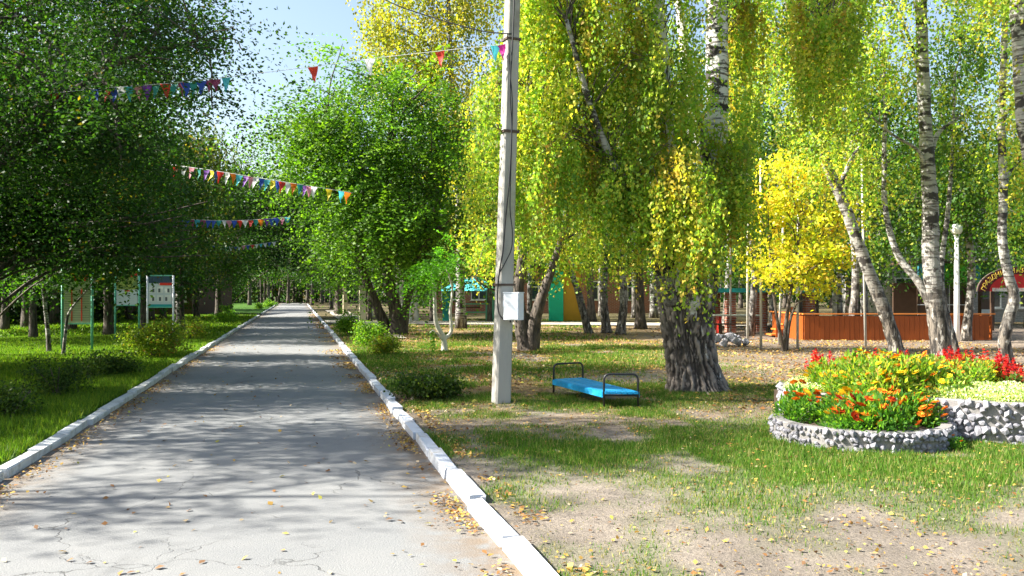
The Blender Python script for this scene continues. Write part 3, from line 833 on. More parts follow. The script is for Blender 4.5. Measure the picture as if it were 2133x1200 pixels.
# yellow-green birches behind and above the elm
tree('birch_tree', 'tall yellowing birch rising behind the green elm', (lx(960, 36), 36, 0),
     [([(lx(960, 36), 36, -.1), at(955, 400, 36), at(940, 150, 36), at(930, -100, 36)], .22, .06)],
     [pb(880, 120, 36, 130, 110, 2.5, 130), pb(800, 40, 36, 60, 90, 1.8, 50), pb(960, -20, 36, 120, 110, 2.5, 110), pb(960, 250, 35, 100, 120, 2.2, 100), pb(840, -80, 36, 100, 70, 2, 60), pb(1000, 440, 35, 50, 90, 1.2, 40)],
     'birch', [(3, (.30, .30, .04)), (3, (.18, .24, .04)), (2, (.42, .32, .05))], .12, 1.0, 1.4, 'birch_far', seed=10)
tree('dark_tree', 'dark tree with a V of black trunks right behind the concrete pole', (lx(1098, 22.8), 22.8, 0),
     [([(lx(1098, 22.8), 22.8, -.1), at(1090, 690, 22.8), at(1078, 620, 22.8), at(1088, 540, 22.8), at(1082, 430, 22.8), at(1050, 300, 22.8)], .27, .08),
      ([(lx(1108, 22.8), 22.8, -.1), at(1112, 680, 22.7), at(1128, 620, 22.6), at(1150, 560, 22.6), at(1190, 430, 22.6)], .24, .07),
      ([at(1080, 650, 22.7), at(1040, 610, 22.5), at(1005, 592, 22.4), at(985, 575, 22.4)], .05, .015)],
     [pb(1060, 250, 22.8, 70, 120, 1.6, 60), pb(1180, 300, 23, 110, 120, 1.8, 80), pb(1110, 470, 23, 80, 60, 1.4, 40), pb(1010, 480, 23.5, 35, 50, .8, 26), pb(1200, 480, 23.5, 70, 60, 1.2, 40)],
     'birch', BIRCH, .08, bark='bark', seed=11)
# birches between bench and old birch, further back
specs = [(1215, 698, [(1228, 698), (1205, 610), (1190, 560), (1180, 450), (1175, 250)], .16, 'birch', 'first birch right of the dark tree, leaning left, at the path'),
         (1262, 696, [(1264, 696), (1258, 620), (1262, 500), (1266, 250)], .20, 'birch_hi', 'white birch trunk behind the bench, left of a close pair'),
         (1292, 700, [(1292, 698), (1300, 610), (1292, 500), (1290, 250)], .19, 'birch_hi', 'white birch trunk behind the bench, right of a close pair'),
         (1232, 672, [(1232, 672), (1230, 560), (1236, 300)], .26, 'bark', 'dark brown trunk standing behind the leaning birch at the path'),
         (1335, 688, [(1335, 688), (1332, 560), (1330, 300)], .24, 'bark', 'dark trunk just left of the huge old birch'),
         (1362, 664, [(1362, 664), (1360, 500), (1362, 200)], .24, 'birch_far', 'grey birch trunk half hidden by the huge old birch'),
         (1510, 680, [(1510, 682), (1516, 600), (1520, 480), (1515, 250)], .20, 'birch_hi', 'birch trunk just right of the huge old birch, before the picnic shelter')]
for k, (bx, by, pts, r, bk, lab) in enumerate(specs):
    Y = F * H / (by - HZ)
    b0 = at(bx, by, Y)
    ww = [at(p[0], p[1], Y) for p in pts]; ww[0].z = -.05
    tree('birch_tree' if bk != 'bark' else 'dark_tree', lab, (b0.x, Y, 0), [(ww, r, r * .35)],
         [pb(pts[-1][0], 330, Y, 80, 140, 1.9, 60), pb(pts[-1][0] + 20, 130, Y, 110, 120, 2.3, 50), pb(pts[-1][0] - 20, 510, Y, 60, 40, 1.5, 16)],
         'birch', BIRCH if k % 2 else BIRCHG, .10 if Y < 40 else .14, .9, 1.2, bk, seed=20 + k)

for k, (x0, y0, lab, bl) in enumerate((
    (2010, 27, 'dark green tree hanging over the lamp globe', [(1980, 330, 110, 90, 110), (2050, 430, 90, 60, 80), (1900, 420, 70, 70, 60), (1960, 180, 90, 90, 60), (2030, 60, 100, 90, 50)]),
    (2260, 25, 'dark green tree at the far right behind the crooked birch', [(2150, 300, 90, 120, 90), (2120, 440, 60, 60, 50), (2200, 100, 120, 120, 70)]),
    (1560, 30, 'green tree between the huge birch and the yellow maple', [(1570, 240, 90, 90, 90), (1600, 100, 110, 100, 90), (1560, 380, 60, 80, 60)]),
    (1770, 28, 'green tree behind the leaning birch', [(1790, 330, 90, 80, 80), (1760, 200, 90, 100, 80), (1850, 470, 70, 60, 50), (1850, 200, 70, 90, 60)]))):
    xw = lx(x0, y0)
    tree('leafy_tree', lab, (xw, y0, 0), [([(xw, y0, -.1), (xw + .2, y0, 2.5), (xw - .2, y0, 5.5), at(bl[0][0], bl[0][1] - 60, y0)], .16, .05)],
         [pb(a, b, y0, c, d, 1.8, n) for a, b, c, d, n in bl], 'birch', BIRCHG, .095, .9, 1.2, 'birch', seed=60 + k)

# left side: big dark trees overhanging the road from the left
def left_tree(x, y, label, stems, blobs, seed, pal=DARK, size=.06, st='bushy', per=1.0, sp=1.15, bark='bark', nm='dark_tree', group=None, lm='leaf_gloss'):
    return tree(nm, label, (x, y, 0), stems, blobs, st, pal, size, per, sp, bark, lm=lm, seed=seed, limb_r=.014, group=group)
left_tree(-9.0, 13.2, 'nearest dark leafy tree overhanging from the upper left corner',
          [([(-9, 13.2, -.1), (-8.8, 13.1, 2), (-8.4, 13, 4), (-7.8, 12.8, 6), (-7.3, 12.6, 8)], .20, .06), ([(-8.6, 13.1, 3), (-7, 12.8, 4.3), (-5.8, 12.6, 5.0), (-4.6, 12.5, 5.3)], .07, .02)],
          boughs(-60, 160, -40, 190, 12.8, 9, 7, 75, 17) + boughs(-60, 280, -40, 190, 12.8, 9, 5, 75, 13, 1.0, 'elm') + boughs(230, 400, -30, 190, 12.5, 13, 5, 60, 12, .5, 'elm') + [pb(420, 25, 12.4, 45, 8, .2, 4, 'elm'), pb(440, 100, 12.4, 40, 10, .2, 6, 'elm'), pb(465, 62, 12.4, 26, 8, .2, 3, 'elm'), pb(500, 98, 12.4, 20, 4, .15, 2, 'elm'), pb(440, 200, 12.4, 45, 4, .15, 3, 'elm')]
          + boughs(-60, 280, 190, 330, 13.2, 14, 11, 75, 22) + boughs(-60, 290, 190, 330, 13.0, 13, 9, 70, 18, 1.0, 'elm') +
          [((-7.9, 12.8, 7.7), (2.6, 2.2, 1.1), 260), ((-5.6, 12.6, 7.2), (1.3, 1.6, .6), 50), ((-10.5, 13, 5), (2, 2.4, 2), 200), ((-11.6, 12.8, 3.0), (1.8, 2.6, 2.0), 260)], 30, size=.062)
left_tree(-11.2, 16.2, 'second dark leafy tree on the left, its foliage hanging over the first notice board',
          [([(-11.2, 16.2, -.1), (-11.0, 16.2, 2), (-10.2, 16.2, 4), (-8.8, 16, 7)], .16, .05)],
          boughs(-60, 300, 300, 460, 15.8, 20, 12, 70, 24) + boughs(-60, 300, 300, 470, 15.6, 18, 9, 70, 18, 1.0, 'elm') + boughs(-40, 360, 440, 545, 15.8, 26, 10, 60, 20) + [((-8.2, 16, 7.4), (3.0, 2.4, 1.7), 380), ((-6.6, 15.8, 6.6), (1.6, 1.8, 1.1), 120)], 31, size=.07)
left_tree(-12.9, 20.5, 'dark tree on the left with low boughs above the third notice board',
          [([(-12.9, 20.5, -.1), (-12.7, 20.5, 2.0), (-11.2, 20.5, 4), (-9.4, 20.5, 6)], .14, .045)],
          boughs(170, 330, 330, 560, 20.3, 30, 11, 50, 18) + boughs(60, 250, 470, 575, 20.5, 14, 10, 55, 16) + [((-9.4, 20.5, 6.6), (2.6, 2.2, 1.6), 200)], 32, size=.085)
for k, (x, y) in enumerate(((-11.8, 8.8), (-13.5, 17.0), (-17.0, 11.5), (-18.5, 15.5))):
    left_tree(x, y, ['dark tree standing left of the picture edge, nearest the camera', 'dark tree standing left of the picture edge behind the nearest one', 'second row dark tree left of the picture edge, nearer one', 'second row dark tree left of the picture edge, farther one'][k],
              [([(x, y, -.1), (x, y, 4), (x + .3, y, 9)], .2, .06)],
              [((x + 1.0, y, 7.9), (3.2, 2.0, 2.1), 400), ((x, y, 3.4), (2.6, 2.4, 2.2), 330)], 33 + k, size=.1, per=.75)
left_tree(-11.5, 6.3, 'sparse small tree left of the picture edge, closest to the camera', [([(-11.5, 6.3, -.1), (-11.4, 6.3, 3), (-11, 6.3, 7.5)], .12, .04)],
          [((-10.6 + _br.uniform(-1.5, 1.5), 6.3 + _br.uniform(-.9, .9), _br.uniform(4.5, 8)), (.9, .3, .2), 5) for _ in range(13)], 39, size=.08, per=.7)
# twin thin stems by the boards
sb = at(103, 738, 21.8)
left_tree(sb.x, 21.8, 'slender tree with thin pale twin stems left of the mint green board post',
          [([(sb.x, 21.8, -.05), at(100, 690, 21.8), at(92, 620, 21.8), at(88, 560, 21.8), at(95, 480, 21.8)], .07, .025),
           ([at(132, 745, 20.8), at(136, 700, 20.8), at(145, 650, 20.8), at(185, 600, 20.7), at(215, 560, 20.6)], .05, .015)],
          [pb(70, 590, 21.6, 60, 26, .8, 18), pb(150, 560, 21.4, 90, 36, .9, 26), pb(120, 500, 21.6, 90, 50, 1.0, 40)], 36, pal=GREEN, size=.08, bark='birch_far', nm='slender_tree')
# left, further along the road
for k, (x, y, px, top, lab, pal) in enumerate(((-14.2, 30, 330, 330, 'dark green tree behind the third notice board', DARK),
                                     (-16.0, 41, 430, 240, 'olive birch with a ragged pointed top left of the sky gap', OLIVE),
                                     (-18.5, 50, 510, 300, 'green tree left of the road below the second row of flags', GREEN))):
    pxs = 1066.5 + x / y * F
    k1 = [pb(px - 20, top + 60, y, 70, 60, 1.5, 60), pb(px - 40, top + 150, y, 100, 80, 2, 110), pb(px - 30, top + 250, y, 100, 60, 2, 70)]
    left_tree(x, y, lab, [([(x, y, -.1), (x, y, 3), (x + .4, y, 7)], .18, .06)], k1, 40 + k, pal=pal, size=.13, per=.8, sp=1.5, st='birch' if k == 1 else 'bushy', bark='birch_far' if k == 1 else 'bark')

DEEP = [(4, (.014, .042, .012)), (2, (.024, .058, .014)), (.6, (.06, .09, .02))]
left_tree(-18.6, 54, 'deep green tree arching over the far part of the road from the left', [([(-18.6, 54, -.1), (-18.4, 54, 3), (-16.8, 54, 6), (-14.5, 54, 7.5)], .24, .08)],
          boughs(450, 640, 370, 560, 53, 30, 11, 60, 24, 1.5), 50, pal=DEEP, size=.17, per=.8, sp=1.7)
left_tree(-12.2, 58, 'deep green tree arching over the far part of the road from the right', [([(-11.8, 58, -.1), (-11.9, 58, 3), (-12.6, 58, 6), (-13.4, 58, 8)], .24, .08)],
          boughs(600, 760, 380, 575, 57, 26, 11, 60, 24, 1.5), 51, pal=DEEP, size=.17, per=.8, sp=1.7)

# ------------------------------------------------------------------ background trees (copies of a few kinds)
protos = []
def proto(name, label, style, pal, size, h, cr, bark, seed, n=150, low=.25, lm='leaf', sp=1.5, r=.16, per=.7):
    rg = random.Random(seed)
    x0 = rg.uniform(-.3, .3); base = (0, 0, 0)
    st = [([(0, 0, -.1), (x0 * .3, 0, h * .3), (x0, .1, h * .6), (x0 * .6, 0, h * .95)], r, .05)]
    bl = []
    for i in range(6):
        z = h * (low + (1 - low) * (i + .5) / 6); rr = cr * (1.0 if i < 4 else .7)
        bl.append(((rg.uniform(-.4, .4) * cr, rg.uniform(-.4, .4) * cr, z), (rr * .85, rr * .85, h * .14), n // 6))
    return tree(name, label, base, st, bl, style, pal, size, per, sp, bark, lm=lm, seed=seed, limb_r=.05, roadclip=False)
P_b1 = proto('birch_tree', 'slender birch in the wood', 'birch', BIRCHG, .15, 12, 2.2, 'birch_hi', 101, 150)
P_b2 = proto('birch_tree', 'slender birch in the wood', 'birch', BIRCH, .15, 11, 2.0, 'birch_hi', 102, 130, low=.35)
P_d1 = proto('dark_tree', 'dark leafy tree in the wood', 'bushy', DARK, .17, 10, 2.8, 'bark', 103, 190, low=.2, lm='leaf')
P_g1 = proto('leafy_tree', 'green leafy tree in the wood', 'bushy', GREEN, .17, 9, 2.6, 'bark', 104, 180, low=.25)
P_o1 = proto('birch_tree', 'olive birch in the wood', 'birch', OLIVE, .16, 12, 2.3, 'birch_hi', 105, 150, low=.2)
used = set()
def put(p, x, y, s, label, group, nm=None):
    rz = random.uniform(0, 6.28)
    if p.name not in used:
        used.add(p.name); p.location = (x, y, 0); p.rotation_euler = (0, 0, rz); p.scale = (s, s, s); p['label'] = label; p['group'] = group; return p
    return copy_thing(p, (x, y, 0), rz, s, label, group)
GA, GB, GC, GD = 'birches in the wood behind the orange barrier', 'trees lining the far right of the road', 'trees lining the far left of the road', 'trees closing the far end of the road'
LA, LB, LC, LD = 'slender birch in the wood behind the orange barrier and old birch', 'leafy tree lining the right of the road far behind the elm', 'dark tree lining the left of the road beyond the notice boards', 'tree closing off the far end of the road'
rg = random.Random(77)
# right wood
for px, y, p, s in [(1560, 46, P_g1, .95), (1640, 38, P_g1, .9), (1700, 52, P_d1, 1.1), (1760, 44, P_g1, 1.0), (1830, 36, P_d1, .8), (1900, 48, P_g1, 1.1), (1975, 40, P_g1, .85), (2060, 46, P_d1, .9),
                    (2130, 38, P_g1, .85), (2200, 44, P_d1, 1), (1590, 60, P_b1, 1.3), (1680, 68, P_o1, 1.3), (1790, 62, P_b1, 1.3), (1880, 66, P_b1, 1.35), (1960, 62, P_o1, 1.2), (2040, 66, P_b1, 1.2), (2120, 62, P_b1, 1.2),
                    (1420, 46, P_b1, 1.1), (1380, 60, P_b2, 1.3), (1330, 50, P_b1, 1.2), (1480, 54, P_d1, 1.2), (1290, 66, P_b1, 1.4), (1240, 54, P_b2, 1.2), (1160, 58, P_b2, 1.3), (1110, 48, P_b2, 1.0), (1200, 76, P_d1, 1.4), (1050, 64, P_b2, 1.3),
                    (1540, 80, P_d1, 1.5), (1640, 84, P_d1, 1.5), (1740, 82, P_g1, 1.6), (1850, 84, P_d1, 1.5), (1950, 82, P_g1, 1.5), (2060, 84, P_d1, 1.5), (2170, 80, P_g1, 1.5), (2290, 60, P_d1, 1.2), (2340, 40, P_g1, 1.0), (1735, 33, P_b2, .75), (1600, 33, P_b2, .8)]:
    put(p, lx(px, y) + rg.uniform(-.5, .5), y + rg.uniform(-1, 1), s * rg.uniform(.93, 1.07), LA, GA)
for x, y, s_ in ((-22, 31.5, 1.35), (-20.5, 36, 1.3), (-22, 41, 1.4), (-19.5, 46, 1.2), (-24, 26.0, 1.0), (-16, 12.5, .85), (-15.5, 17.6, .9), (-14.8, 9.6, .75)):  # dark trees put in for shade; the nearer ones stand unseen left of frame
    put(P_d1, x, y, s_, LC, GC)
for px, y, p, s in [(560, 62, P_d1, 1.05), (470, 50, P_d1, .85)]: pass
# right of road beyond elm
for px, y, p, s in [(770, 44, P_d1, .85), (840, 48, P_d1, 1.0), (900, 44, P_g1, 1.0), (960, 52, P_b2, 1.1), (700, 60, P_d1, .9), (760, 66, P_d1, 1.1), (830, 62, P_b2, 1.1), (690, 78, P_d1, 1.1), (900, 72, P_d1, 1.3), (980, 80, P_g1, 1.4), (1020, 44, P_d1, .9)]:
    put(p, lx(px, y), y, s * rg.uniform(.93, 1.07), LB, GB)
# left of road
for px, y, p, s in [(380, 36, P_d1, .72), (300, 34, P_d1, .9), (230, 30, P_d1, .8), (150, 34, P_d1, 1.0), (70, 28, P_d1, .9), (10, 34, P_d1, 1.0), (-40, 26, P_d1, .9), (480, 74, P_d1, .95), (395, 66, P_o1, .95), (340, 48, P_d1, 1.1), (270, 46, P_g1, 1.2), (200, 50, P_d1, 1.3),
                    (120, 48, P_d1, 1.3), (40, 50, P_d1, 1.3), (-60, 44, P_d1, 1.2), (380, 76, P_d1, 1.2), (300, 70, P_d1, 1.4), (200, 72, P_d1, 1.5), (80, 72, P_d1, 1.5), (-40, 70, P_d1, 1.5), (480, 84, P_g1, 1.1)]:
    put(p, lx(px, y), y, s * rg.uniform(.93, 1.07), LC, GC)
# end of the road
for px, y, p, s in [(560, 108, P_g1, 1.5), (600, 116, P_d1, 1.5), (640, 120, P_g1, 1.4), (520, 100, P_d1, 1.45), (580, 126, P_g1, 1.6), (540, 125, P_b1, 1.5), (620, 130, P_d1, 1.5), (670, 112, P_d1, 1.5), (710, 100, P_d1, 1.5), (650, 98, P_d1, 1.2), (470, 110, P_d1, 1.7), (740, 118, P_d1, 1.7)]:
    put(p, lx(px, y), y, s * rg.uniform(.93, 1.07), LD, GD)
# far-off wood that reads as one mass
rng = np.random.default_rng(55)
n = 9500
ang = rng.uniform(-1.0, 1.0, n); rad = rng.uniform(128, 150, n)
cl = np.stack([rad * np.sin(ang), rad * np.cos(ang), rng.random(n) ** 1.1 * (11 + 4 * vnoise(ang * 18, ang * 0 + 3))], -1)
q, c = gen_leaves(cl, (0, 0, 0), 'bushy', DARK + [(1.5, (.07, .10, .02)), (.6, (.2, .17, .03))], .55, rng, .28, 3.6)
n2 = 400; a2 = rng.uniform(-1, 1, n2); r2 = rng.uniform(124, 140, n2); A_ = np.stack([r2 * np.sin(a2), r2 * np.cos(a2), 0 * a2 - .1], -1); B_ = A_ + np.array([0, 0, 8.]) + rng.normal(size=A_.shape) * .5
link('woodland', crown_mesh('woodland', q, c, twigs(A_, B_, .18, .1), 'leaf', 'bark'))['kind'] = 'stuff'
for nm_, pl_, hh_, k_ in (('shade_thicket', [(-60, 34), (-34, 37), (-24, 42), (-26, 50), (-32, 62), (-38, 92), (-42, 122), (-50, 124)], 3.2, 2600), ('shade_thicket', [(-60, 122), (-20, 126), (-12, 104), (-4, 84), (20, 88), (50, 88), (90, 80)], 3.4, 1900)):  # added thicket; shade under the far trees is put into its near-black leaves
    P_ = np.array([(p.x, p.y) for p in spline([(a, b, 0) for a, b in pl_], 10)]); ii_ = rng.integers(0, len(P_) - 1, k_); f_ = rng.random((k_, 1)); xy_ = P_[ii_] * (1 - f_) + P_[ii_ + 1] * f_ + rng.normal(size=(k_, 2)) * 1.2
    cl = np.concatenate([xy_, rng.random((k_, 1)) * hh_], 1); q, c = gen_leaves(cl, (0, 0, 0), 'bushy', [(1, (.018, .045, .012)), (1, (.03, .06, .015))], .26, rng, .6, 2.6)
    link(nm_, crown_mesh(nm_, q, c))['kind'] = 'stuff'

ORD = ['first', 'second', 'third', 'fourth', 'fifth', 'sixth', 'seventh', 'eighth', 'ninth', 'tenth', 'eleventh', 'twelfth', 'thirteenth', 'fourteenth', 'fifteenth', 'sixteenth', 'seventeenth', 'eighteenth', 'nineteenth', 'twentieth']
def ordn(i): return ORD[i] if i < 20 else {2: 'twenty ', 3: 'thirty ', 4: 'forty '}[(i + 1) // 10] + ORD[i % 10] if (i + 1) % 10 else {30: 'thirtieth', 40: 'fortieth'}[i + 1]
for gname, words_ in ((GA, 'in the wood behind the orange barrier'), (GB, 'lining the road beyond the elm'), (GC, 'left of the road beyond the boards'), (GD, 'closing the far end of the road')):
    mem = sorted([o for o in COL.objects if o.get('group') == gname], key=lambda o: o.location.x / o.location.y)
    for nm_ in sorted({o.name.split('.')[0] for o in mem}):
        sub = [o for o in mem if o.name.split('.')[0] == nm_]
        for i, o in enumerate(sub): o['label'] = ordn(i) + ' ' + nm_.replace('_', ' ') + ' from the left of those ' + words_

# ------------------------------------------------------------------ shrubs
def shrub(px, py, rpx, hpx, label, pal, seed, size=.06, n=60, name='shrub', group=None, Y=None, per=.8):
    Y = Y or F * H / (py - HZ); b = at(px, py, Y); b.z = 0.03
    rx = rpx / F * Y; hz = hpx / F * Y
    st = []
    rs = random.Random(seed)
    for i in range(5):
        a = rs.uniform(0, 6.28); st.append(([b, b + Vector((math.cos(a) * rx * .3, math.sin(a) * rx * .3, hz * .5)), b + Vector((math.cos(a) * rx * .6, math.sin(a) * rx * .6, hz * .85))], .015, .006))
    bl = [((b.x, b.y, hz * .4), (rx * .85, rx * .7, hz * .36), int(n * .7))]
    for i in range(9):
        a = rs.uniform(0, 6.28); bl.append(((b.x + math.cos(a) * rx * .5, b.y + math.sin(a) * rx * .4, hz * rs.uniform(.35, 1.0)), (rx * .3, rx * .3, hz * .22), n // 9))
    return tree(name, label, b, st, bl, 'bushy', pal, size, per, .55 * max(.7, min(1.6, rx)), 'twig', seed=seed, limb_r=.006, seg=5, cat='shrub', limbs=False, roadclip=False, group=group)
SH1 = [(3, (.16, .25, .03)), (2, (.24, .29, .035)), (1, (.09, .17, .025)), (.4, (.35, .13, .05))]
SH2 = [(3, (.10, .24, .025)), (2, (.20, .30, .03)), (1, (.06, .13, .02))]
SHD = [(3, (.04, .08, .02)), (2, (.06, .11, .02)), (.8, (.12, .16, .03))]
shrub(318, 748, 82, 72, 'large yellow green shrub left of the road, in front of the notice boards', SH1, 201, .055, 110)
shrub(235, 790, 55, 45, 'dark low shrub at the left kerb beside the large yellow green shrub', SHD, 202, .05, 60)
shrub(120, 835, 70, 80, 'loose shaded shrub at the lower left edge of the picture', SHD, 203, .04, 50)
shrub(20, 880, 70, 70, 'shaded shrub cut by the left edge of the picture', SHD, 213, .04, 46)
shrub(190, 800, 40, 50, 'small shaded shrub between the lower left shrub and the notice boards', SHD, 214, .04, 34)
shrub(400, 712, 34, 40, 'small green shrub right behind the large yellow green shrub', SH1, 204, .05, 40)
shrub(468, 676, 30, 34, 'round light green shrub left of the road, half way along', SH2, 205, .07, 44)
shrub(562, 641, 17, 15, 'tiny bright green bush near the far end of the left kerb', SH2, 206, .10, 26)
shrub(722, 702, 32, 48, 'darker green shrub at the right kerb behind the two light ones', SH2, 207, .06, 60)
shrub(770, 728, 40, 55, 'fresh green shrub at the right kerb, left one of the front pair', SH2, 208, .055, 80)
shrub(800, 742, 36, 38, 'yellow green shrub at the right kerb, right one of the front pair', SH1, 209, .05, 60)
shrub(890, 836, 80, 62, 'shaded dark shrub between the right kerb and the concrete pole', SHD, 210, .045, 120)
shrub(540, 505 + 140, 12, 12, 'low bush on the lawn beside the far left kerb', SH2, 211, .10, 16)

# ------------------------------------------------------------------ grass and fallen leaves
def blades(P, h, w, cols, rng):
    n = len(P); a = rng.uniform(0, 6.283, n)
    d = np.stack([np.cos(a), np.sin(a), 0 * a], -1); lean = rng.normal(size=(n, 3)) * .35; lean[:, 2] = 1
    tip = P + unit(lean) * h[:, None]; b1 = P - d * w[:, None] / 2; b2 = P + d * w[:, None] / 2
    V = np.stack([b1, b2, tip], 1).reshape(-1, 3); return V, np.arange(n * 3).reshape(n, 3), np.repeat(cols, 3, 0)
def scatter(n, x0, x1, y0, y1, rng, pw=1.0):
    y = y0 + (y1 - y0) * rng.random(n) ** pw; x = x0 + (x1 - x0) * rng.random(n) - SK * y * 0
    return x, y
GP = [(4, (.07, .15, .018)), (3, (.10, .20, .022)), (1.5, (.17, .22, .04)), (.8, (.30, .27, .10))]
rng = np.random.default_rng(91)
Vs, Qs, Cs = [], [], []; off = 0
for n, (x0, x1, y0, y1), hh, ww in ((520000, (-2, 11, 4.3, 14.5), .045, .009), (170000, (-6.5, 12, 14, 27), .06, .022), (60000, (-14, 4, 27, 48), .09, .06)):
    x, y = scatter(n, x0, x1, y0, y1, rng, 1.0)
    t = tlat(x, y); ok = (t > RT_OUT + .02) & (np.abs(x) < .66 * y + 2.2)
    g = grass_mask(x, y); ok &= rng.random(n) < g * .95 + .012
    for (cx, cy, cr) in ((3.75, 9.2, .93), (4.3, 10.2, 1.07), (5.45, 9.85, 1.15)): ok &= (x - cx) ** 2 + (y - cy) ** 2 > (cr - .05) ** 2
    x, y, g = x[ok], y[ok], g[ok]
    P = np.stack([x, y, gz(x, y) - .004], -1)
    tall = .6 + .8 * fbm(x * 1.4, y * 1.4, 3)
    dry = (rng.random(len(x)) < .5 * (1 - g) ** 1.5 + .05)
    c = pick(GP, len(x), rng); c[dry] = np.array([.34, .28, .12]) * rng.uniform(.7, 1.2, (dry.sum(), 1))
    v, q, cc = blades(P, hh * rng.uniform(.5, 1.5, len(x)) * tall * (.5 + .6 * g), ww * rng.uniform(.7, 1.3, len(x)), c, rng)
    Vs.append(v); Qs.append(q + off); Cs.append(cc); off += len(v)
link('grass', np_mesh('grass', np.concatenate(Vs), np.concatenate(Qs), [M['grass']], np.concatenate(Cs)))['kind'] = 'stuff'
Vs, Qs, Cs = [], [], []; off = 0
LP_ = [(4, (.085, .16, .015)), (3, (.15, .24, .018)), (1, (.26, .30, .03))]
for n, (x0, x1, y0, y1), hh, ww in ((120000, (-10, -4, 7, 16), .09, .014), (190000, (-17, -5.5, 16, 30), .07, .028), (70000, (-30, -9, 30, 60), .1, .08)):
    x, y = scatter(n, x0, x1, y0, y1, rng)
    ok = (tlat(x, y) < LT_OUT - .02) & (np.abs(x) < .62 * y + .5); x, y = x[ok], y[ok]
    P = np.stack([x, y, gz(x, y) - .004], -1)
    v, q, cc = blades(P, hh * rng.uniform(.5, 1.5, len(x)) * (.6 + .8 * fbm(x, y, 3)), ww * rng.uniform(.7, 1.3, len(x)), pick(LP_, len(x), rng), rng)
    Vs.append(v); Qs.append(q + off); Cs.append(cc); off += len(v)
link('lawn_grass', np_mesh('lawn_grass', np.concatenate(Vs), np.concatenate(Qs), [M['grass']], np.concatenate(Cs)))['kind'] = 'stuff'

LFP = [(3, (.40, .25, .06)), (2, (.52, .34, .08)), (3, (.27, .13, .045)), (1.2, (.48, .38, .24)), (2, (.18, .10, .05)), (.6, (.45, .42, .08))]
def fallen(x, y, z, s, rng):
    n = len(x); C = np.stack([x, y, z + s * .12], -1)
    U = unit(np.concatenate([rng.normal(size=(n, 2)), rng.normal(size=(n, 1)) * .28], 1)); up = unit(rng.normal(size=(n, 3)) * .28 + np.array([0, 0, 1]))
    Vv = unit(np.cross(up, U)); return leafquads(C, U, Vv, s, s * rng.uniform(.5, .85, n)), pick(LFP, n, rng)
qs, cs = [], []
# on the right-hand ground
for n, box, sz in ((40000, (-1.5, 10, 4.2, 14), .029), (42000, (-5.5, 14, 11, 28), .055), (7000, (-8, 15, 28, 45), .09)):
    x, y = scatter(n, *box, rng)
    t = tlat(x, y); d = fbm(x * .9 + 2, y * .9, 4)
    ok = (t > RT_OUT) & (rng.random(n) < sstep(.2, .65, d) * (.45 + .55 * sstep(12, 16, y))); x, y = x[ok], y[ok]
    a, b = fallen(x, y, gz(x, y) + .008, sz * rng.uniform(.6, 1.5, len(x)), rng); qs.append(a); cs.append(b)
# drifts along the kerbs and a few on the asphalt
for n, tc_, sd, y0, y1, s0 in ((5200, RT_IN - .03, .11, 3.5, 20, .032), (3500, RT_IN - .05, .22, 15, 60, .055), (2600, LT_IN + .05, .13, 6, 25, .034), (900, RT_OUT + .12, .12, 4, 12, .04)):
    y = rng.uniform(y0, y1, n); sg = -1 if tc_ < RT_OUT and tc_ > 0 else 1
    t = tc_ + sg * np.abs(rng.normal(size=n)) * sd; keep = rng.random(n) < sstep(.25, .65, vnoise(y * 1.7, y * 0 + tc_)); y, t = y[keep], t[keep]
    x = t - SK * y; z = np.where((t > RT_OUT) | (t < LT_OUT), gz(x, y), .012)
    a, b = fallen(x, y, z + .006, s0 * rng.uniform(.6, 1.4, len(x)), rng); qs.append(a); cs.append(b)
n = 620; y = 4 + 40 * rng.random(n) ** 1.6; t = rng.uniform(LT_IN, RT_IN, n)
a, b = fallen(t - SK * y, y, np.full(n, .014), .04 * rng.uniform(.6, 1.5, n), rng); qs.append(a); cs.append(b)
link('fallen_leaves', crown_mesh('fallen_leaves', np.concatenate(qs), np.concatenate(cs), None, 'fallen'))['kind'] = 'stuff'

# ------------------------------------------------------------------ concrete pole, cabinet, wires
def prism(path, sizes, rz, cham=.22):
    mb = MB()
    n = 8
    for p, (w, d) in zip(path, sizes):
        c = min(w, d) * cham
        for x, y in ((-w / 2 + c, -d / 2), (w / 2 - c, -d / 2), (w / 2, -d / 2 + c), (w / 2, d / 2 - c), (w / 2 - c, d / 2), (-w / 2 + c, d / 2), (-w / 2, d / 2 - c), (-w / 2, -d / 2 + c)):
            v = Vector(p) + Matrix.Rotation(rz, 3, 'Z') @ Vector((x, y, 0)); mb.v.append(tuple(v))
    for i in range(len(path) - 1):
        for j in range(n):
            a = i * n + j; b = i * n + (j + 1) % n; mb.f.append((a, b, b + n, a + n)); mb.m.append(0)
    mb.f.append(tuple(reversed(range(n)))); mb.m.append(0); mb.f.append(tuple((len(path) - 1) * n + j for j in range(n))); mb.m.append(0)
    return mb
pb0 = Vector((lx(1043, 12), 12, -.1)); ptop = at(1068, 0, 12) + Vector((.055, 0, 2.0))
pole = thing('utility_pole', 'tall grey concrete utility pole leaning slightly right at the roadside lawn', 'pole', (pb0.x, 12, 0))
pl = lambda z: Vector((pb0.x + (ptop.x - pb0.x) * (z + .1) / (ptop.z + .1), 12, z)) - Vector((pb0.x, 12, 0))
zs = [-.1, .5, 1.2, 2, 3, 4, 5, 6, ptop.z]
prism([pl(z) for z in zs], [(.235 - .009 * z, .20 - .007 * z) for z in zs], math.radians(24), .12).build('shaft', M['concrete'], pole)
def ring(mb, c, w, d, h, rz, t=.012): mb.box(c, (w + 2 * t, d + 2 * t, h), rz)
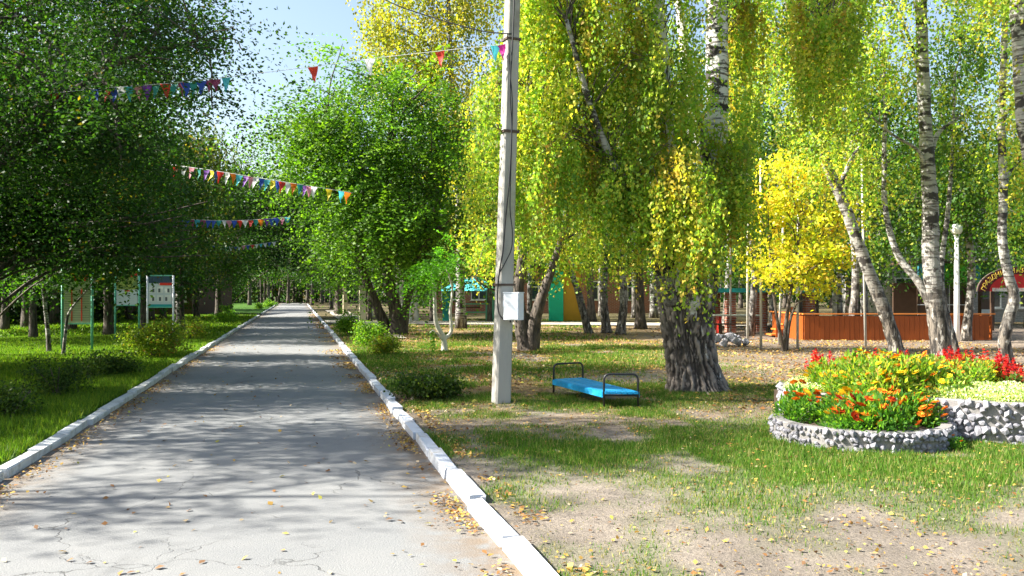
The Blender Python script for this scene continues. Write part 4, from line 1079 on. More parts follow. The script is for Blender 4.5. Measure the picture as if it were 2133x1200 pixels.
m_ = MB(); ring(m_, pl(3.85), .22, .19, .035, math.radians(24)); m_.tube([pl(3.85) + Vector((-.12, -.06, 0)), pl(3.87) + Vector((-.2, -.1, .05))], .008, 5); m_.tube([pl(3.85) + Vector((-.12, -.06, 0)), pl(3.87) + Vector((-.16, -.14, .06))], .008, 5)
m_.build('clamp', M['rust'], pole)
m_ = MB(); ring(m_, pl(1.70), .235, .20, .03, math.radians(24), .006); m_.build('strap', M['rust'], pole)
m_ = MB(); ring(m_, pl(5.15), .21, .18, .03, math.radians(24), .008); m_.build('clamp', M['rust'], pole)
fy = -.155
cab = [Vector((pl(z).x + dx, fy + .004 * z, z)) for z, dx in ((6.6, .03), (5.2, .02), (4.4, .0), (3.9, .04), (3.2, .03), (2.6, -.01), (2.2, -.03), (1.9, -.07), (1.72, -.085), (1.5, -.09), (1.3, -.06), (1.2, .02))]
MB().tube(spline(cab, 4), .011, 6).build('cable', M['cable'], pole, True)
cab = [Vector((pl(z).x + dx, fy + .004 * z, z)) for z, dx in ((5.1, -.04), (4.7, -.01), (4.3, .035), (3.9, .045), (3.2, .045), (2.75, .05), (2.45, .09), (2.2, .085), (2.0, .0), (1.85, -.08))]
MB().tube(spline(cab, 4), .008, 6).build('cable', M['cable'], pole, True)
# white metal cabinet
cb = thing('electrical_cabinet', 'white metal electrical cabinet strapped to the concrete pole', 'cabinet', at(1070, 668, 11.78), math.radians(-27))
bm_ = MB().box((0, 0, .195), (.235, .15, .37)); bm_.build('body', M['white_metal'], cb)
MB().box((0, -.082, .195), (.215, .012, .35)).build('door', M['white_metal'], cb)
MB().box((0, .0, .388), (.25, .17, .014)).build('lid', M['white_metal'], cb)
MB().cyl((-.119, -.03, .33), .008, .012, 8).box((-.12, -.03, .335), (.006, .02, .035)).build('keyhole', M['black'], cb)
MB().box((-.1195, -.03, .26), (.004, .014, .014)).build('keyhole', M['black'], cb)
MB().box((-.165, .045, .235), (.12, .03, .085)).build('bracket', M['white_metal'], cb)
MB().cyl((-.05, 0, -.025), .012, .035, 8).cyl((.04, 0, -.02), .012, .03, 8).build('cable_gland', M['black'], cb)
w_ = spline([Vector((pb0.x, 12, 0)) + pl(5.2) + Vector((0, -.12, 0)), at(1000, 63, 12), at(900, 35, 12.2), at(800, -2, 12.4), at(640, -90, 12.8), at(350, -300, 13.6), at(0, -620, 14.5)], 8)
tag(MB().tube(w_, .009, 6).build('overhead_cable', M['cable'], None, True), 'black twisted cable running from the concrete pole to the upper left', 'cable')

# ------------------------------------------------------------------ bunting
def flagmesh(w, h, mat, rnd):
    mb = MB(); n = 4; k = []
    for i in range(n + 1):
        f = i / n; ww = w * (1 - f); bul = rnd.uniform(-.12, .12) * w + .18 * w * math.sin(f * 3 + rnd.random())
        mb.v += [(-ww / 2 + .15 * w * f * rnd.uniform(-1, 1), bul, -h * f), (0, bul + .07 * w, -h * f), (ww / 2 + .1 * w * f * rnd.uniform(-1, 1), bul, -h * f)]
    for i in range(n):
        a = i * 3; mb.f += [(a, a + 1, a + 4, a + 3), (a + 1, a + 2, a + 5, a + 4)]; mb.m += [0, 0]
    return mb.mesh('flag', mat, True)
FSEQ = ['red', 'white', 'orange', 'cyan', 'purple', 'pink', 'white', 'blue', 'cyan', 'yellow', 'blue', 'red', 'white', 'orange', 'teal', 'purple', 'pink', 'white']
def bunting(label, pts, w, h, spots, seq, seed, cord=.006, cm='lamp_white'):
    rnd = random.Random(seed)
    root = thing('bunting', label, 'bunting', pts[0], 0, None)
    P = [p - pts[0] for p in spline(pts, 10)]
    MB().tube(P, cord, 5).build('cord', M[cm], root, True)
    cum = [0]
    for a, b in zip(P, P[1:]): cum.append(cum[-1] + (b - a).length)
    meshes = {c: flagmesh(w, h, FL[c], rnd) for c in set(seq)}
    xs = [1066.5 + (p + pts[0]).x / (p + pts[0]).y * F for p in P]
    for i, sx in enumerate(spots):
        # spot given as a photo column: find it on the cord
        for k in range(len(P) - 1):
            if (xs[k] - sx) * (xs[k + 1] - sx) <= 0 and xs[k] != xs[k + 1]:
                f = (sx - xs[k]) / (xs[k + 1] - xs[k]); p = P[k].lerp(P[k + 1], f); break
        else: continue
        d = (P[k + 1] - P[k])
        o = link('flag', meshes[seq[i % len(seq)]], root)
        o.location = p - Vector((0, 0, cord)); o.rotation_euler = (rnd.uniform(-.25, .25), math.atan2(-d.z, math.hypot(d.x, d.y)) * (1 if d.x > 0 else -1), math.atan2(d.y, d.x) + rnd.uniform(-.5, .5) if d.x > 0 else math.atan2(-d.y, -d.x) + rnd.uniform(-.5, .5))
    return root
bunting('nearest string of flags, mostly bare near the pole, tied to the concrete pole',
        [at(1046, 92, 11.85), at(930, 104, 11.9), at(770, 122, 12.0), at(652, 138, 12.1), at(470, 160, 12.2), at(350, 173, 12.3), at(215, 183, 12.4), at(90, 196, 12.6)], .155, .22,
        [1043, 1032, 915, 770, 651, 470, 447, 432, 418, 400, 386, 372, 357, 344, 320, 304, 285, 268, 252, 236, 222, 195, 180, 110],
        ['magenta', 'cyan', 'red', 'white', 'red', 'cyan', 'maroon', 'maroon', 'blue', 'teal', 'blue', 'maroon', 'teal', 'red', 'teal', 'purple', 'pink', 'cyan', 'white', 'blue', 'red', 'blue', 'teal', 'red'], 1, .004)
bunting('second string of many coloured flags crossing the road high below the sky gap',
        [at(300, 328, 24.0), at(340, 340, 23.5), at(450, 356, 23), at(560, 374, 22.8), at(650, 388, 22.8), at(735, 402, 23.2)], .19, .31,
        [338, 352, 367, 382, 397, 412, 428, 440, 449, 459, 472, 485, 498, 511, 522, 532, 545, 556, 568, 581, 588, 601, 612, 624, 635, 645, 655, 685, 712, 724],
        ['red', 'white', 'red', 'white', 'pink', 'teal', 'purple', 'yellow', 'blue', 'red', 'white', 'orange', 'cyan', 'purple', 'pink', 'white', 'blue', 'cyan', 'yellow', 'blue', 'red', 'white', 'orange', 'teal', 'purple', 'pink', 'white', 'yellow', 'cyan', 'orange'], 2)
bunting('third string of shaded blue and teal flags crossing the road',
        [at(335, 448, 33), at(400, 457, 33), at(500, 459, 33), at(600, 452, 33)], .25, .30,
        list(range(345, 600, 11)), ['teal', 'orange', 'purple', 'blue', 'blue', 'maroon', 'cyan', 'maroon', 'blue', 'blue', 'teal', 'white', 'pink', 'blue', 'red', 'white', 'red'], 3)
bunting('fourth and farthest string of tiny flags low across the road',
        [at(400, 508, 48), at(480, 514, 48), at(580, 503, 48)], .22, .24, list(range(408, 578, 9)), ['white', 'blue', 'white', 'pink', 'blue', 'red', 'white', 'cyan'], 4)

# ------------------------------------------------------------------ bench made from bed ends
def bench():
    N0 = Vector((1.23, 11.4, 0)); N1 = Vector((1.685, 11.4, 0)); F0 = Vector((.635, 13.0, 0)); F1 = Vector((1.10, 13.25, 0))
    root = thing('bench', 'bright blue bench made of boards between two black bed ends on the lawn', 'bench', N0)
    for a, b in ((N0, N1), (F0, F1)):
        a = a - N0; b = b - N0; d = (b - a).normalized(); r = .075; zt = .50
        pts = [a + Vector((0, 0, -.03)), a + Vector((0, 0, zt - r))]
        for k in range(1, 6):
            an = math.pi / 2 * k / 6; pts.append(a + d * (r - r * math.cos(an)) + Vector((0, 0, zt - r + r * math.sin(an))))
        pts.append(a + d * r + Vector((0, 0, zt))); pts.append(b - d * r + Vector((0, 0, zt)))
        for k in range(1, 6):
            an = math.pi / 2 * k / 6; pts.append(b - d * (r - r * math.sin(an)) + Vector((0, 0, zt - r + r * math.cos(an))))
        pts += [b + Vector((0, 0, zt - r)), b + Vector((0, 0, -.03))]
        MB().tube(pts, .0145, 8).build('end_frame', M['black'], root, True)
        MB().tube([a + Vector((0, 0, .215)), b + Vector((0, 0, .215))], .013, 6).build('cross_bar', M['black'], root)
    for s in (0, 1):
        a = (N0, N1)[s] - N0; b = (F0, F1)[s] - N0
        dd = Vector((.02 if s == 0 else -.02, 0, 0))
        MB().tube([a + dd + Vector((0, 0, .225)), b + dd + Vector((0, 0, .225))], .014, 5).build('side_rail', M['black'], root)
    nb = 6
    for i in range(nb):
        f0 = (i + .04) / nb; f1 = (i + .87) / nb; mb = MB(); z0, z1 = .235, .268 + random.uniform(-.003, .003)
        ext = (F0 - N0).normalized() * .03
        A = (N0.lerp(N1, f0) - N0 - ext, N0.lerp(N1, f1) - N0 - ext); B = (F0.lerp(F1, f0) - N0 + ext, F0.lerp(F1, f1) - N0 + ext)
        for z in (z0, z1):
            mb.v += [(A[0].x, A[0].y, z), (A[1].x, A[1].y, z), (B[1].x, B[1].y, z), (B[0].x, B[0].y, z)]
        mb.f += [(3, 2, 1, 0), (4, 5, 6, 7), (0, 1, 5, 4), (1, 2, 6, 5), (2, 3, 7, 6), (3, 0, 4, 7)]; mb.m = [0] * 6
        mb.build('board', M['blue_wood'], root)
    # blue side apron boards
    for s, (a, b) in enumerate(((N0, F0), (N1, F1))):
        a = a - N0; b = b - N0; sg = -1 if s == 0 else 1
        c = (a + b) / 2 + Vector((sg * .012, 0, .225)); MB().box(c, (.018, (b - a).length, .075), math.atan2((b - a).y, (b - a).x) - math.pi / 2).build('side_board', M['blue_wood'], root)
bench()

# ------------------------------------------------------------------ stone planters
def stonemesh(seed):
    rnd = random.Random(seed); bm = bmesh.new(); bmesh.ops.create_icosphere(bm, subdivisions=1, radius=.5)
    for v in bm.verts: v.co *= rnd.uniform(.62, 1.3)
    me = bpy.data.meshes.new('stone'); bm.to_mesh(me); bm.free(); me.materials.append(M['stone']); return me
SM = [stonemesh(s) for s in range(8)]
def planter(label, cx, cy, R, h, a0, a1, seed, size=.07, th=.11):
    root = thing('stone_planter', label, 'planter', (cx, cy, 0)); rnd = random.Random(seed)
    r0 = R - .03
    prof = [(r0, -.06), (r0, h - .01), (r0 - .01, h), (r0 - th, h), (r0 - th - .01, h - .01), (r0 - th, -.06)]
    MB().lathe((0, 0, 0), prof, 56).build('wall', M['mortar'], root)
    MB().lathe((0, 0, 0), [(r0 - th - .005, h - .07), (R * .5, h - .02), (.02, h + .01)], 32).build('soil', M['soil'], root, True)
    rows = max(2, round(h / (size * .82))); per = int((a1 - a0) * R / (size * .93)); cnt = 0; extra = MB()
    for k in range(rows):
        for j in range(per):
            a = a0 + (a1 - a0) * (j + .5 * (k % 2) + rnd.uniform(-.28, .28)) / per; z = (k + .5) * h / rows + rnd.uniform(-.012, .012)
            if rnd.random() < .10: continue
            s = size * rnd.uniform(.55, 1.45)
            if cnt < 300:
                o = link('stone', SM[rnd.randrange(8)], root); o.location = ((R - .022) * math.cos(a), (R - .022) * math.sin(a), z)
                o.rotation_euler = (rnd.uniform(0, 6), rnd.uniform(0, 6), a); o.scale = (s * .95, s * .95, s * .85); cnt += 1
    return root
planter('higher round stone planter at the back left, its pale left side in the sun', 4.33, 10.25, 1.08, .45, math.radians(150), math.radians(255), 1, .072)
planter('tall round stone planter at the right edge, its wall bulging towards the camera', 5.45, 9.9, 1.2, .46, math.radians(175), math.radians(320), 2, .085)
planter('low round stone planter in front, filled with orange marigolds', 3.75, 9.2, .93, .23, math.radians(160), math.radians(372), 3, .068)

# flowers ---------------------------------------------------------
def headmesh(name, r, c1, c2, layers=3, petals=9, seed=0):
    rng = np.random.default_rng(seed); qs = []; cs = []
    for l in range(layers):
        k = petals - l * 2; el = .15 + .38 * l
        for i in range(k):
            a = 6.283 * i / k + l * .4 + rng.normal() * .12; rr = r * (1 - .28 * l)
            d = np.array([math.cos(a) * math.cos(el), math.sin(a) * math.cos(el), math.sin(el)]); s = np.array([-math.sin(a), math.cos(a), 0])
            qs.append([d * rr * .1, d * rr * .6 + s * rr * .4, d * rr, d * rr * .6 - s * rr * .4]); cs.append(np.array(c1 if l < 2 else c2) * rng.uniform(.8, 1.2))
    return crown_mesh(name, np.array(qs), np.array(cs), None, 'flower')
HM = {'orange': [headmesh('flower', .034, (.85, .24, .02), (.9, .42, .03), seed=1), headmesh('flower', .034, (.75, .16, .015), (.9, .35, .02), seed=2)],
      'rust': [headmesh('flower', .033, (.55, .10, .01), (.72, .22, .01), seed=3), headmesh('flower', .036, (.50, .05, .01), (.3, .03, .01), seed=4)],
      'yellow': [headmesh('flower', .036, (.85, .55, .02), (.9, .62, .04), seed=5)]}
def spikemesh(seed):
    rng = np.random.default_rng(seed); n = 34; t = rng.random(n); a = rng.uniform(0, 6.28, n); r = .034 * (1.1 - t)
    C = np.stack([np.cos(a) * r, np.sin(a) * r, t * .15], -1); U = unit(np.stack([np.cos(a), np.sin(a), .4 + 0 * a], -1)); Vv = unit(np.cross(U, np.array([0, 0, 1.])))
    return crown_mesh('flower_spike', leafquads(C, U, Vv, np.full(n, .035), np.full(n, .02)), pick([(3, (.68, .03, .02)), (1, (.45, .015, .03))], n, rng), None, 'flower')
SPK = [spikemesh(s) for s in range(2)]
def plantmesh(r, h, pal, seed, n, size, fine=.5):
    rng = np.random.default_rng(seed); d = unit(rng.normal(size=(n, 3))); d[:, 2] = np.abs(d[:, 2])
    C = d * (rng.random((n, 1)) ** .45) * np.array([r, r, h]); U = unit(d + rng.normal(size=(n, 3)) * .5 + np.array([0, 0, .35])); Vv = unit(np.cross(U, rng.normal(size=(n, 3))))
    L = size * rng.uniform(.7, 1.4, n); q = leafquads(C, U, Vv, L, L * fine)
    m = 10; A_ = np.zeros((m, 3)); A_[:, :2] = rng.normal(size=(m, 2)) * .02; B_ = C[:m] * np.array([.8, .8, .9])
    return crown_mesh('foliage', q, pick(pal, n, rng), twigs(A_, B_, .005, .003), 'leaf')
FOL_Y = [(3, (.17, .32, .04)), (2, (.34, .40, .06)), (1.4, (.08, .17, .03)), (.5, (.4, .3, .1))]
FOL_G = [(3, (.06, .17, .03)), (2, (.12, .28, .03)), (1, (.22, .36, .04))]
FOL_W = [(3, (.25, .32, .16)), (3, (.75, .77, .62)), (1, (.12, .2, .06)), (1.5, (.6, .62, .4))]
FOL_R = [(3, (.07, .15, .03)), (1.5, (.20, .26, .05)), (1.2, (.30, .05, .03))]
FM = {'mg': [plantmesh(.18, .25, FOL_G, s, 620, .04, .4) for s in (1, 2)], 'yb': [plantmesh(.22, .34, FOL_Y, s, 760, .045, .42) for s in (3, 4)],
      'al': [plantmesh(.2, .13, FOL_W, s, 900, .02, .8) for s in (5, 6)], 'sv': [plantmesh(.14, .22, FOL_R, s, 420, .05, .5) for s in (7, 8)]}
frnd = random.Random(42)
def plant(name, label, group, kind, x, y, z, heads, nh, s=1.0, hh=.24, rr=.16, tall=0):
    root = thing(name, label, 'flowering plant', (x, y, z), frnd.uniform(0, 6.28), group); root.scale = (s, s, s)
    link('foliage', frnd.choice(FM[kind]), root)
    root['heads'] = 'rust' if heads == ['rust'] else 'mixed' if 'rust' in heads else 'yellow' if 'yellow' in heads else 'orange'
    for i in range(nh):
        a = frnd.uniform(0, 6.28); r = rr * 1.15 * frnd.random() ** .5; zz = hh * (1 - .45 * (r / rr) ** 2) + frnd.uniform(-.02, .03) + tall * frnd.uniform(.5, 1)
        if kind == 'sv':
            o = link('flower_spike', frnd.choice(SPK), root); o.rotation_euler = (frnd.uniform(-.15, .15), frnd.uniform(-.15, .15), a)
        else:
            o = link('flower', frnd.choice(HM[frnd.choice(heads)]), root); o.rotation_euler = (frnd.uniform(.1, 1.0), frnd.uniform(-.4, .4), frnd.uniform(-.6, .6)); 
        o.location = (r * math.cos(a), r * math.sin(a), zz)
        if tall:
            k = link('stalk', MB().tube([(0, 0, .12 - zz), (0, 0, 0)], .004, 4).mesh('stalk', M['grass_stem']), root); k.location = o.location
    return root
M['grass_stem'] = plain('green_stalk', (.10, .2, .04), .7, .2, 10, 0)
# lower bed: orange and rust marigolds
for i in range(38):
    a = frnd.uniform(0, 6.28); r = .72 * frnd.random() ** .5
    plant('marigold', 'orange and rust marigold among its kind in the low front planter', 'marigolds in the low front planter', 'mg', 3.74 + r * math.cos(a), 9.18 + r * math.sin(a), .17, frnd.choice([['orange'], ['rust', 'orange'], ['rust'], ['orange', 'orange', 'yellow']]), 9, frnd.uniform(.75, 1.7))
# upper left bed
for i in range(22):
    a = frnd.uniform(0, 6.28); r = .78 * frnd.random() ** .5; x, y = 4.33 + r * math.cos(a), 10.2 + r * math.sin(a)
    plant('marigold', 'yellow flowered bright green bush in the higher left planter', 'yellow flowered bushes in the higher left planter', 'yb', x, y, .42, ['yellow', 'yellow', 'yellow', 'orange'], 9, frnd.uniform(.8, 1.5), .31)
for (x, y) in ((3.38, 10.15), (3.5, 9.95), (3.5, 10.4), (3.62, 10.6), (4.62, 9.55), (4.75, 9.7)):
    plant('alyssum', 'white alyssum mound on the rim of the higher left planter', 'white alyssum mounds on the higher left planter', 'al', x, y, .44, [], 0, frnd.uniform(.8, 1.05))
for i in range(14):
    x = frnd.uniform(4.0, 5.0); y = 9.55 + frnd.uniform(-.25, .15)
    plant('marigold', 'bright green bushy plant with yellow heads between the planters', 'bushy plants between the planters', 'yb', x, y, .33, ['yellow', 'orange'], 7, frnd.uniform(.9, 1.2), .31)
# upper right bed: alyssum edge in front
for i in range(17):
    a = math.radians(188 + i * 7.5); r = .93 + frnd.uniform(-.06, .05)
    plant('alyssum', 'white alyssum mound along the front rim of the right planter', 'white alyssum along the rim of the right planter', 'al', 5.45 + r * math.cos(a), 9.9 + r * math.sin(a), .44, [], 0, frnd.uniform(.9, 1.2))
for i in range(16):
    a = frnd.uniform(2.6, 6.2); r = .72 * frnd.random() ** .5
    plant('alyssum', 'white alyssum mound in the middle of the right planter', 'white alyssum in the middle of the right planter', 'al', 5.45 + r * math.cos(a), 9.9 + r * math.sin(a), .45, [], 0, frnd.uniform(.9, 1.2))
for i in range(20):
    a = frnd.uniform(.2, 3.4); r = .95 * frnd.random() ** .5
    plant('marigold', 'light green bush with yellow heads at the back of the right planter', 'light green bushes at the back of the right planter', 'yb', 5.4 + r * math.cos(a), 10.1 + r * math.sin(a), .44, ['yellow', 'orange', 'orange'], 6, frnd.uniform(.9, 1.25), .31)
for i in range(46):
    x = frnd.uniform(4.0, 6.5); y = 11.0 + frnd.uniform(-.25, .35) + .1 * math.sin(x * 3)
    plant('salvia', 'red salvia in the band behind the planters', 'red salvia behind the planters', 'sv', x, y, .30 + frnd.uniform(0, .1), [], 7, frnd.uniform(.9, 1.35), .23, .13)
for i in range(12):
    plant('salvia', 'red salvia growing among the yellow bushes in the upper planters', 'red salvia among the yellow bushes', 'sv', frnd.uniform(3.7, 6.2), frnd.uniform(10.3, 10.9), .42, [], 6, frnd.uniform(.9, 1.3), .26, .10)
for (px, py, nh) in ((1803, 735, 1), (1876, 718, 1), (1862, 740, 2), (1897, 720, 2), (1915, 722, 3), (2020, 742, 3), (2035, 743, 2)):
    p = at(px, py + 30, 10.9)
    plant('tall_marigold', 'tall yellow flower rising above the red salvia', 'tall yellow flowers above the salvia', 'yb', p.x, 10.9, max(.3, p.z - .38), ['yellow'], nh, .8, .34, .10, .14)
plant('marigold', 'single orange marigold growing in the grass right of the low planter', None, 'mg', lx(1992, 8.5), 8.5, .03, ['orange'], 3, .55)
for gname in sorted({o.get('group') for o in COL.objects if o.get('category') == 'flowering plant' and o.get('group')}):
    mem = [o for o in COL.objects if o.get('group') == gname and o.get('category') == 'flowering plant']
    xs = sorted(o.location.x / o.location.y for o in mem); ysr = sorted(o.location.y for o in mem); k = len(mem)
    place = next(v for k_, v in (('low front', 'low front planter'), ('higher left', 'higher left planter'), ('between', 'gap between the planters'), ('along the rim', 'right planter rim'), ('middle of the right', 'right planter centre'), ('back of the right', 'right planter back'), ('behind the planters', 'strip behind the planters'), ('among the yellow', 'upper planters'), ('tall', 'salvia strip')) if k_ in gname)
    noun = {'marigold': 'bushy yellow-headed plant', 'salvia': 'red salvia', 'alyssum': 'white alyssum mound', 'tall_marigold': 'tall yellow flower'}[o.name.split('.')[0] if False else mem[0].name.split('.')[0]]
    hx = ['far left', 'left', 'centre', 'right', 'far right']; hy = ['front', 'middle', 'back']
    for o in mem:
        i = min(4, sum(x < o.location.x / o.location.y for x in xs) * 5 // k); j = min(2, sum(y < o.location.y for y in ysr) * 3 // k)
        n_ = noun
        if 'low front' in gname: n_ = {'rust': 'rust red marigold', 'orange': 'orange marigold', 'mixed': 'orange and rust marigold', 'yellow': 'orange and yellow marigold'}[o.get('heads', 'orange')]
        o['label'] = f'{n_}, {hy[j]} row, {hx[i]}, in the {place}'
for o in COL.objects:
    if 'heads' in o: del o['heads']
tag(MB().box((5.0, 11.1, .14), (2.9, .9, .28)).build('raised_soil', M['soil']), kind='structure')

# ------------------------------------------------------------------ orange barrier and steps
def barrier():
    X0, X1, Y0, Y1, hh = 9.36, 15.42, 27.3, 30.6, .88
    root = thing('wooden_barrier', 'low orange boarded barrier around a platform behind the birches', 'barrier', (X0, Y0, 0))
    rnd = random.Random(5)
    pm = [MB().box((0, 0, 0), (.152, .03, hh - .1)).mesh('plank', M['orange_wood']) for _ in range(1)]
    n = int((X1 - X0) / .16)
    for i in range(n):
        o = link('plank', pm[0], root); o.location = (.08 + i * .16, rnd.uniform(-.004, .004), hh / 2 + rnd.uniform(-.006, .006))
    for i in range(int((Y1 - Y0) / .16)):
        o = link('plank', pm[0], root); o.location = (rnd.uniform(-.004, .004) - .02, .1 + i * .16, hh / 2); o.rotation_euler = (0, 0, math.pi / 2)
    MB().box(((X1 - X0) / 2, .03, hh + .012), (X1 - X0 + .1, .14, .04)).build('cap_rail', M['orange_light'], root)
    MB().box((-.03, (Y1 - Y0) / 2 + .12, hh + .012), (.12, Y1 - Y0, .04)).build('cap_rail', M['orange_light'], root)
    MB().box(((X1 - X0) / 2, .06, .02), (X1 - X0, .04, .08)).build('bottom_rail', M['dark_wood'], root)
    MB().box(((X1 - X0) / 2, 1.8, .35), (X1 - X0 - .2, 2.9, .08)).build('deck', M['dark_wood'], root)
    MB().box(((X1 - X0), 1.6, hh / 2), (.04, 3.0, hh - .1)).build('end_panel', M['orange_wood'], root)
barrier()
st = thing('wooden_steps', 'small flight of orange wooden steps left of the orange barrier', 'steps', (lx(1598, 29.6), 29.6, 0))
for k in range(3):
    MB().box((.17 + .2 * k, 0, .13 + .18 * k), (.30, .8, .05)).box((.30 + .2 * k, 0, .06 + .18 * k), (.03, .8, .14)).build('tread', M['orange_light'], st)
MB().box((.72, -.42, .55), (.12, .06, 1.05)).build('post', M['orange_wood'], st)
MB().box((.22, -.42, .35), (.10, .06, .7)).build('post', M['orange_wood'], st)
MB().box((.85, .1, .5), (.25, .5, .85)).build('side_panel', M['orange_wood'], st)

# ------------------------------------------------------------------ white lamp post, thin poles
lp = thing('lamp_post', 'white lamp post with a milky globe between the birches before the barrier', 'lamp post', (lx(1993, 26.2), 26.2, 0))
MB().tube([(0, 0, -.05), (0, 0, 1.6), (0, 0, 3.35)], [.085, .08, .06], 14).build('post', M['lamp_white'], lp, True)
MB().lathe((0, 0, 3.35), [(.03, 0), (.10, .02), (.16, .10), (.175, .18), (.16, .27), (.10, .33), (.01, .35)], 18).build('globe', M['globe'], lp, True)
MB().lathe((0, 0, 3.32), [(.075, -.02), (.09, .02), (.03, .05)], 14).build('collar', M['lamp_white'], lp, True)
for px, by, top, dx, lab in ((1521, 697, 380, 2, 'thin pale pole nearest the huge birch, before the picnic shelter'), (1557, 720, 350, 1, 'thin pale pole just left of the yellow maple'), (1585, 731, 330, 0, 'thin pale pole at the left edge of the yellow maple crown'),
                             (1661, 729, 320, 3, 'thin pale pole right of the yellow maple stems'), (1622, 722, 400, 12, 'thin pale pole rising between the yellow maple stems'), (1803, 725, 330, -8, 'thin pale pole in front of the orange barrier')):
    Y = F * H / (by - HZ); b = at(px, by, Y); b.z = 0; t_ = at(px + dx, top, Y) - b
    o = MB().tube([(0, 0, -.05), t_ * .5, t_], [.038, .034, .03], 8).build('pole', M['pale_pole'], None, True, b); tag(o, lab, 'pole')

# ------------------------------------------------------------------ notice boards on the left
def notice(label, pxl, pxr, top, bot, Y, ptop, red, kind, ybase=0.0):
    xl, xr = lx(pxl, Y), lx(pxr, Y); zt = H - (top - HZ) / F * Y; zb = H - (bot - HZ) / F * Y; zp = H - (ptop - HZ) / F * Y
    w = xr - xl; root = thing('notice_board', label, 'notice board', (xl, Y, 0))
    for x in (0, w): MB().tube([(x, 0, -.05), (x, 0, zp)], .032, 8).build('post', M['green_post'] if kind != 3 else M['lamp_white'], root, True)
    c = ((w) / 2, 0, (zt + zb) / 2); MB().box(c, (w - .09, .03, zt - zb)).build('panel', M['board'] if kind == 1 else M['board2'], root)
    for z in (zt, zb): MB().box((w / 2, 0, z), (w - .05, .045, .035)).build('frame_bar', M['green_post'], root)
    f = -.0185
    if kind == 1:
        for k in (.33, .66): MB().box((w * k, f, zb + (zt - zb) * .36), (.03, .004, (zt - zb) * .62)).build('column_line', M['red'], root)
        r = MB()
        for i in range(14): r.box((w / 2, f + .0006, zb + (zt - zb) * (.07 + .045 * i)), (w * .84, .003, .008))
        r.build('ruled_line', M['ink'], root)['kind'] = 'stuff'
        MB().box((w * .62, f, zt - .16), (w * .5, .004, .16)).build('heading', M['red'], root)
    elif kind == 2:
        MB().box((w * .5, f, zt - (zt - zb) * .30), (w * .86, .004, (zt - zb) * .46)).build('picture', M['map_print'], root)
        MB().box((w * .78, f - .003, zt - .10), (w * .28, .004, .13)).build('heading', M['red'], root)
        MB().box((w * .55, f - .003, zb + (zt - zb) * .43), (w * .3, .004, .04)).build('heading', M['red'], root)
    else:
        MB().box((w * .5, f, zt - .13), (w * .9, .004, .22)).build('heading', M['dark_blue'], root)
        MB().box((w * .72, f - .003, zt - .27), (w * .46, .004, .08)).build('heading', M['red'], root)
        rnd = random.Random(6)
        for i in range(3):
            for j in range(2):
                MB().box((w * (.2 + .3 * i), f, zb + (zt - zb) * (.28 + .27 * j)), (w * .24, .004, (zt - zb) * .2)).build('sheet', M['frame_white'], root)
                MB().box((w * (.2 + .3 * i) + rnd.uniform(-.05, .05), f - .003, zb + (zt - zb) * (.26 + .27 * j)), (w * .08, .004, (zt - zb) * .12)).build('picture', M['ink'], root)
        MB().box((w * .5, f, zb + .05), (w * .9, .004, .09)).build('footer', M['turq'], root)
notice('first notice board from the left, ruled in columns by red lines, on mint green posts', 130, 192, 566, 674, 22.2, 560, True, 1)
notice('middle notice board with an olive picture above a pale sheet', 240, 290, 566, 636, 27.0, 560, True, 2)
notice('right notice board with a dark heading over rows of small pictures', 307, 361, 574, 640, 27.0, 574, True, 3)
# red pyramid sign near the crossing path
rc = thing('red_pyramid_stand', 'small red pyramid shaped stand at the crossing path on the left', 'stand', (lx(441, 64), 64, 0.05))
MB().tube([(0, 0, 0), (0, 0, .95)], [.52, .05], 4).build('body', M['red'], rc)
MB().box((0, 0, .03), (1.0, 1.0, .06), .785).build('base', M['red'], rc)
MB().cyl((0, 0, .93), .06, .12, 8).build('tip', M['red'], rc)
# limed concrete posts right of the road
for px, by, w, lab in ((692, 641, .30, 'farthest square pale post right of the road'), (719, 656, .36, 'middle square pale post right of the road'), (755, 673, .40, 'nearest square pale post right of the road, beside the elm')):
    Y = F * H / (by - HZ); b = at(px, by, Y); b.z = 0; h = 1.6 + (HZ - 597) / F * Y
    r = thing('square_post', lab, 'post', b); MB().box((0, 0, h / 2), (w * .8, w * .8, h), .3).build('shaft', M['yellow_post'], r); MB().box((0, 0, h + .03), (w, w, .07), .3).build('cap', M['yellow_post'], r)
# whitewashed trunks behind the elm
for k, (px, by, dx, lab) in enumerate(((822, 672, 4, 'whitewashed trunk just right of the elm, left one'), (842, 672, -8, 'whitewashed trunk leaning left right of the elm'), (852, 674, 6, 'whitewashed trunk between its two whitewashed neighbours'), (868, 672, -3, 'straight whitewashed trunk, rightmost behind the elm'), (773, 660, 3, 'whitewashed trunk left of the elm trunks'))):
    Y = F * H / (by - HZ); b = at(px, by, Y); b.z = 0
    tree('young_tree', lab, b, [([b - Vector((0, 0, .1)), at(px + dx * .5, 630, Y), at(px + dx, 590, Y)], .15, .11), ([at(px + dx, 592, Y), at(px + dx * 1.5, 540, Y), at(px + dx * 2, 480, Y)], .10, .05)],
         [pb(px + dx * 2, 530, Y, 32, 30, 1.0, 14), pb(px + dx * 2, 470, Y, 40, 40, 1.2, 20)], 'bushy', OLEAF if k in (0, 3) else GREEN, .12, .7, 1.2, 'white_bark', seed=300 + k)

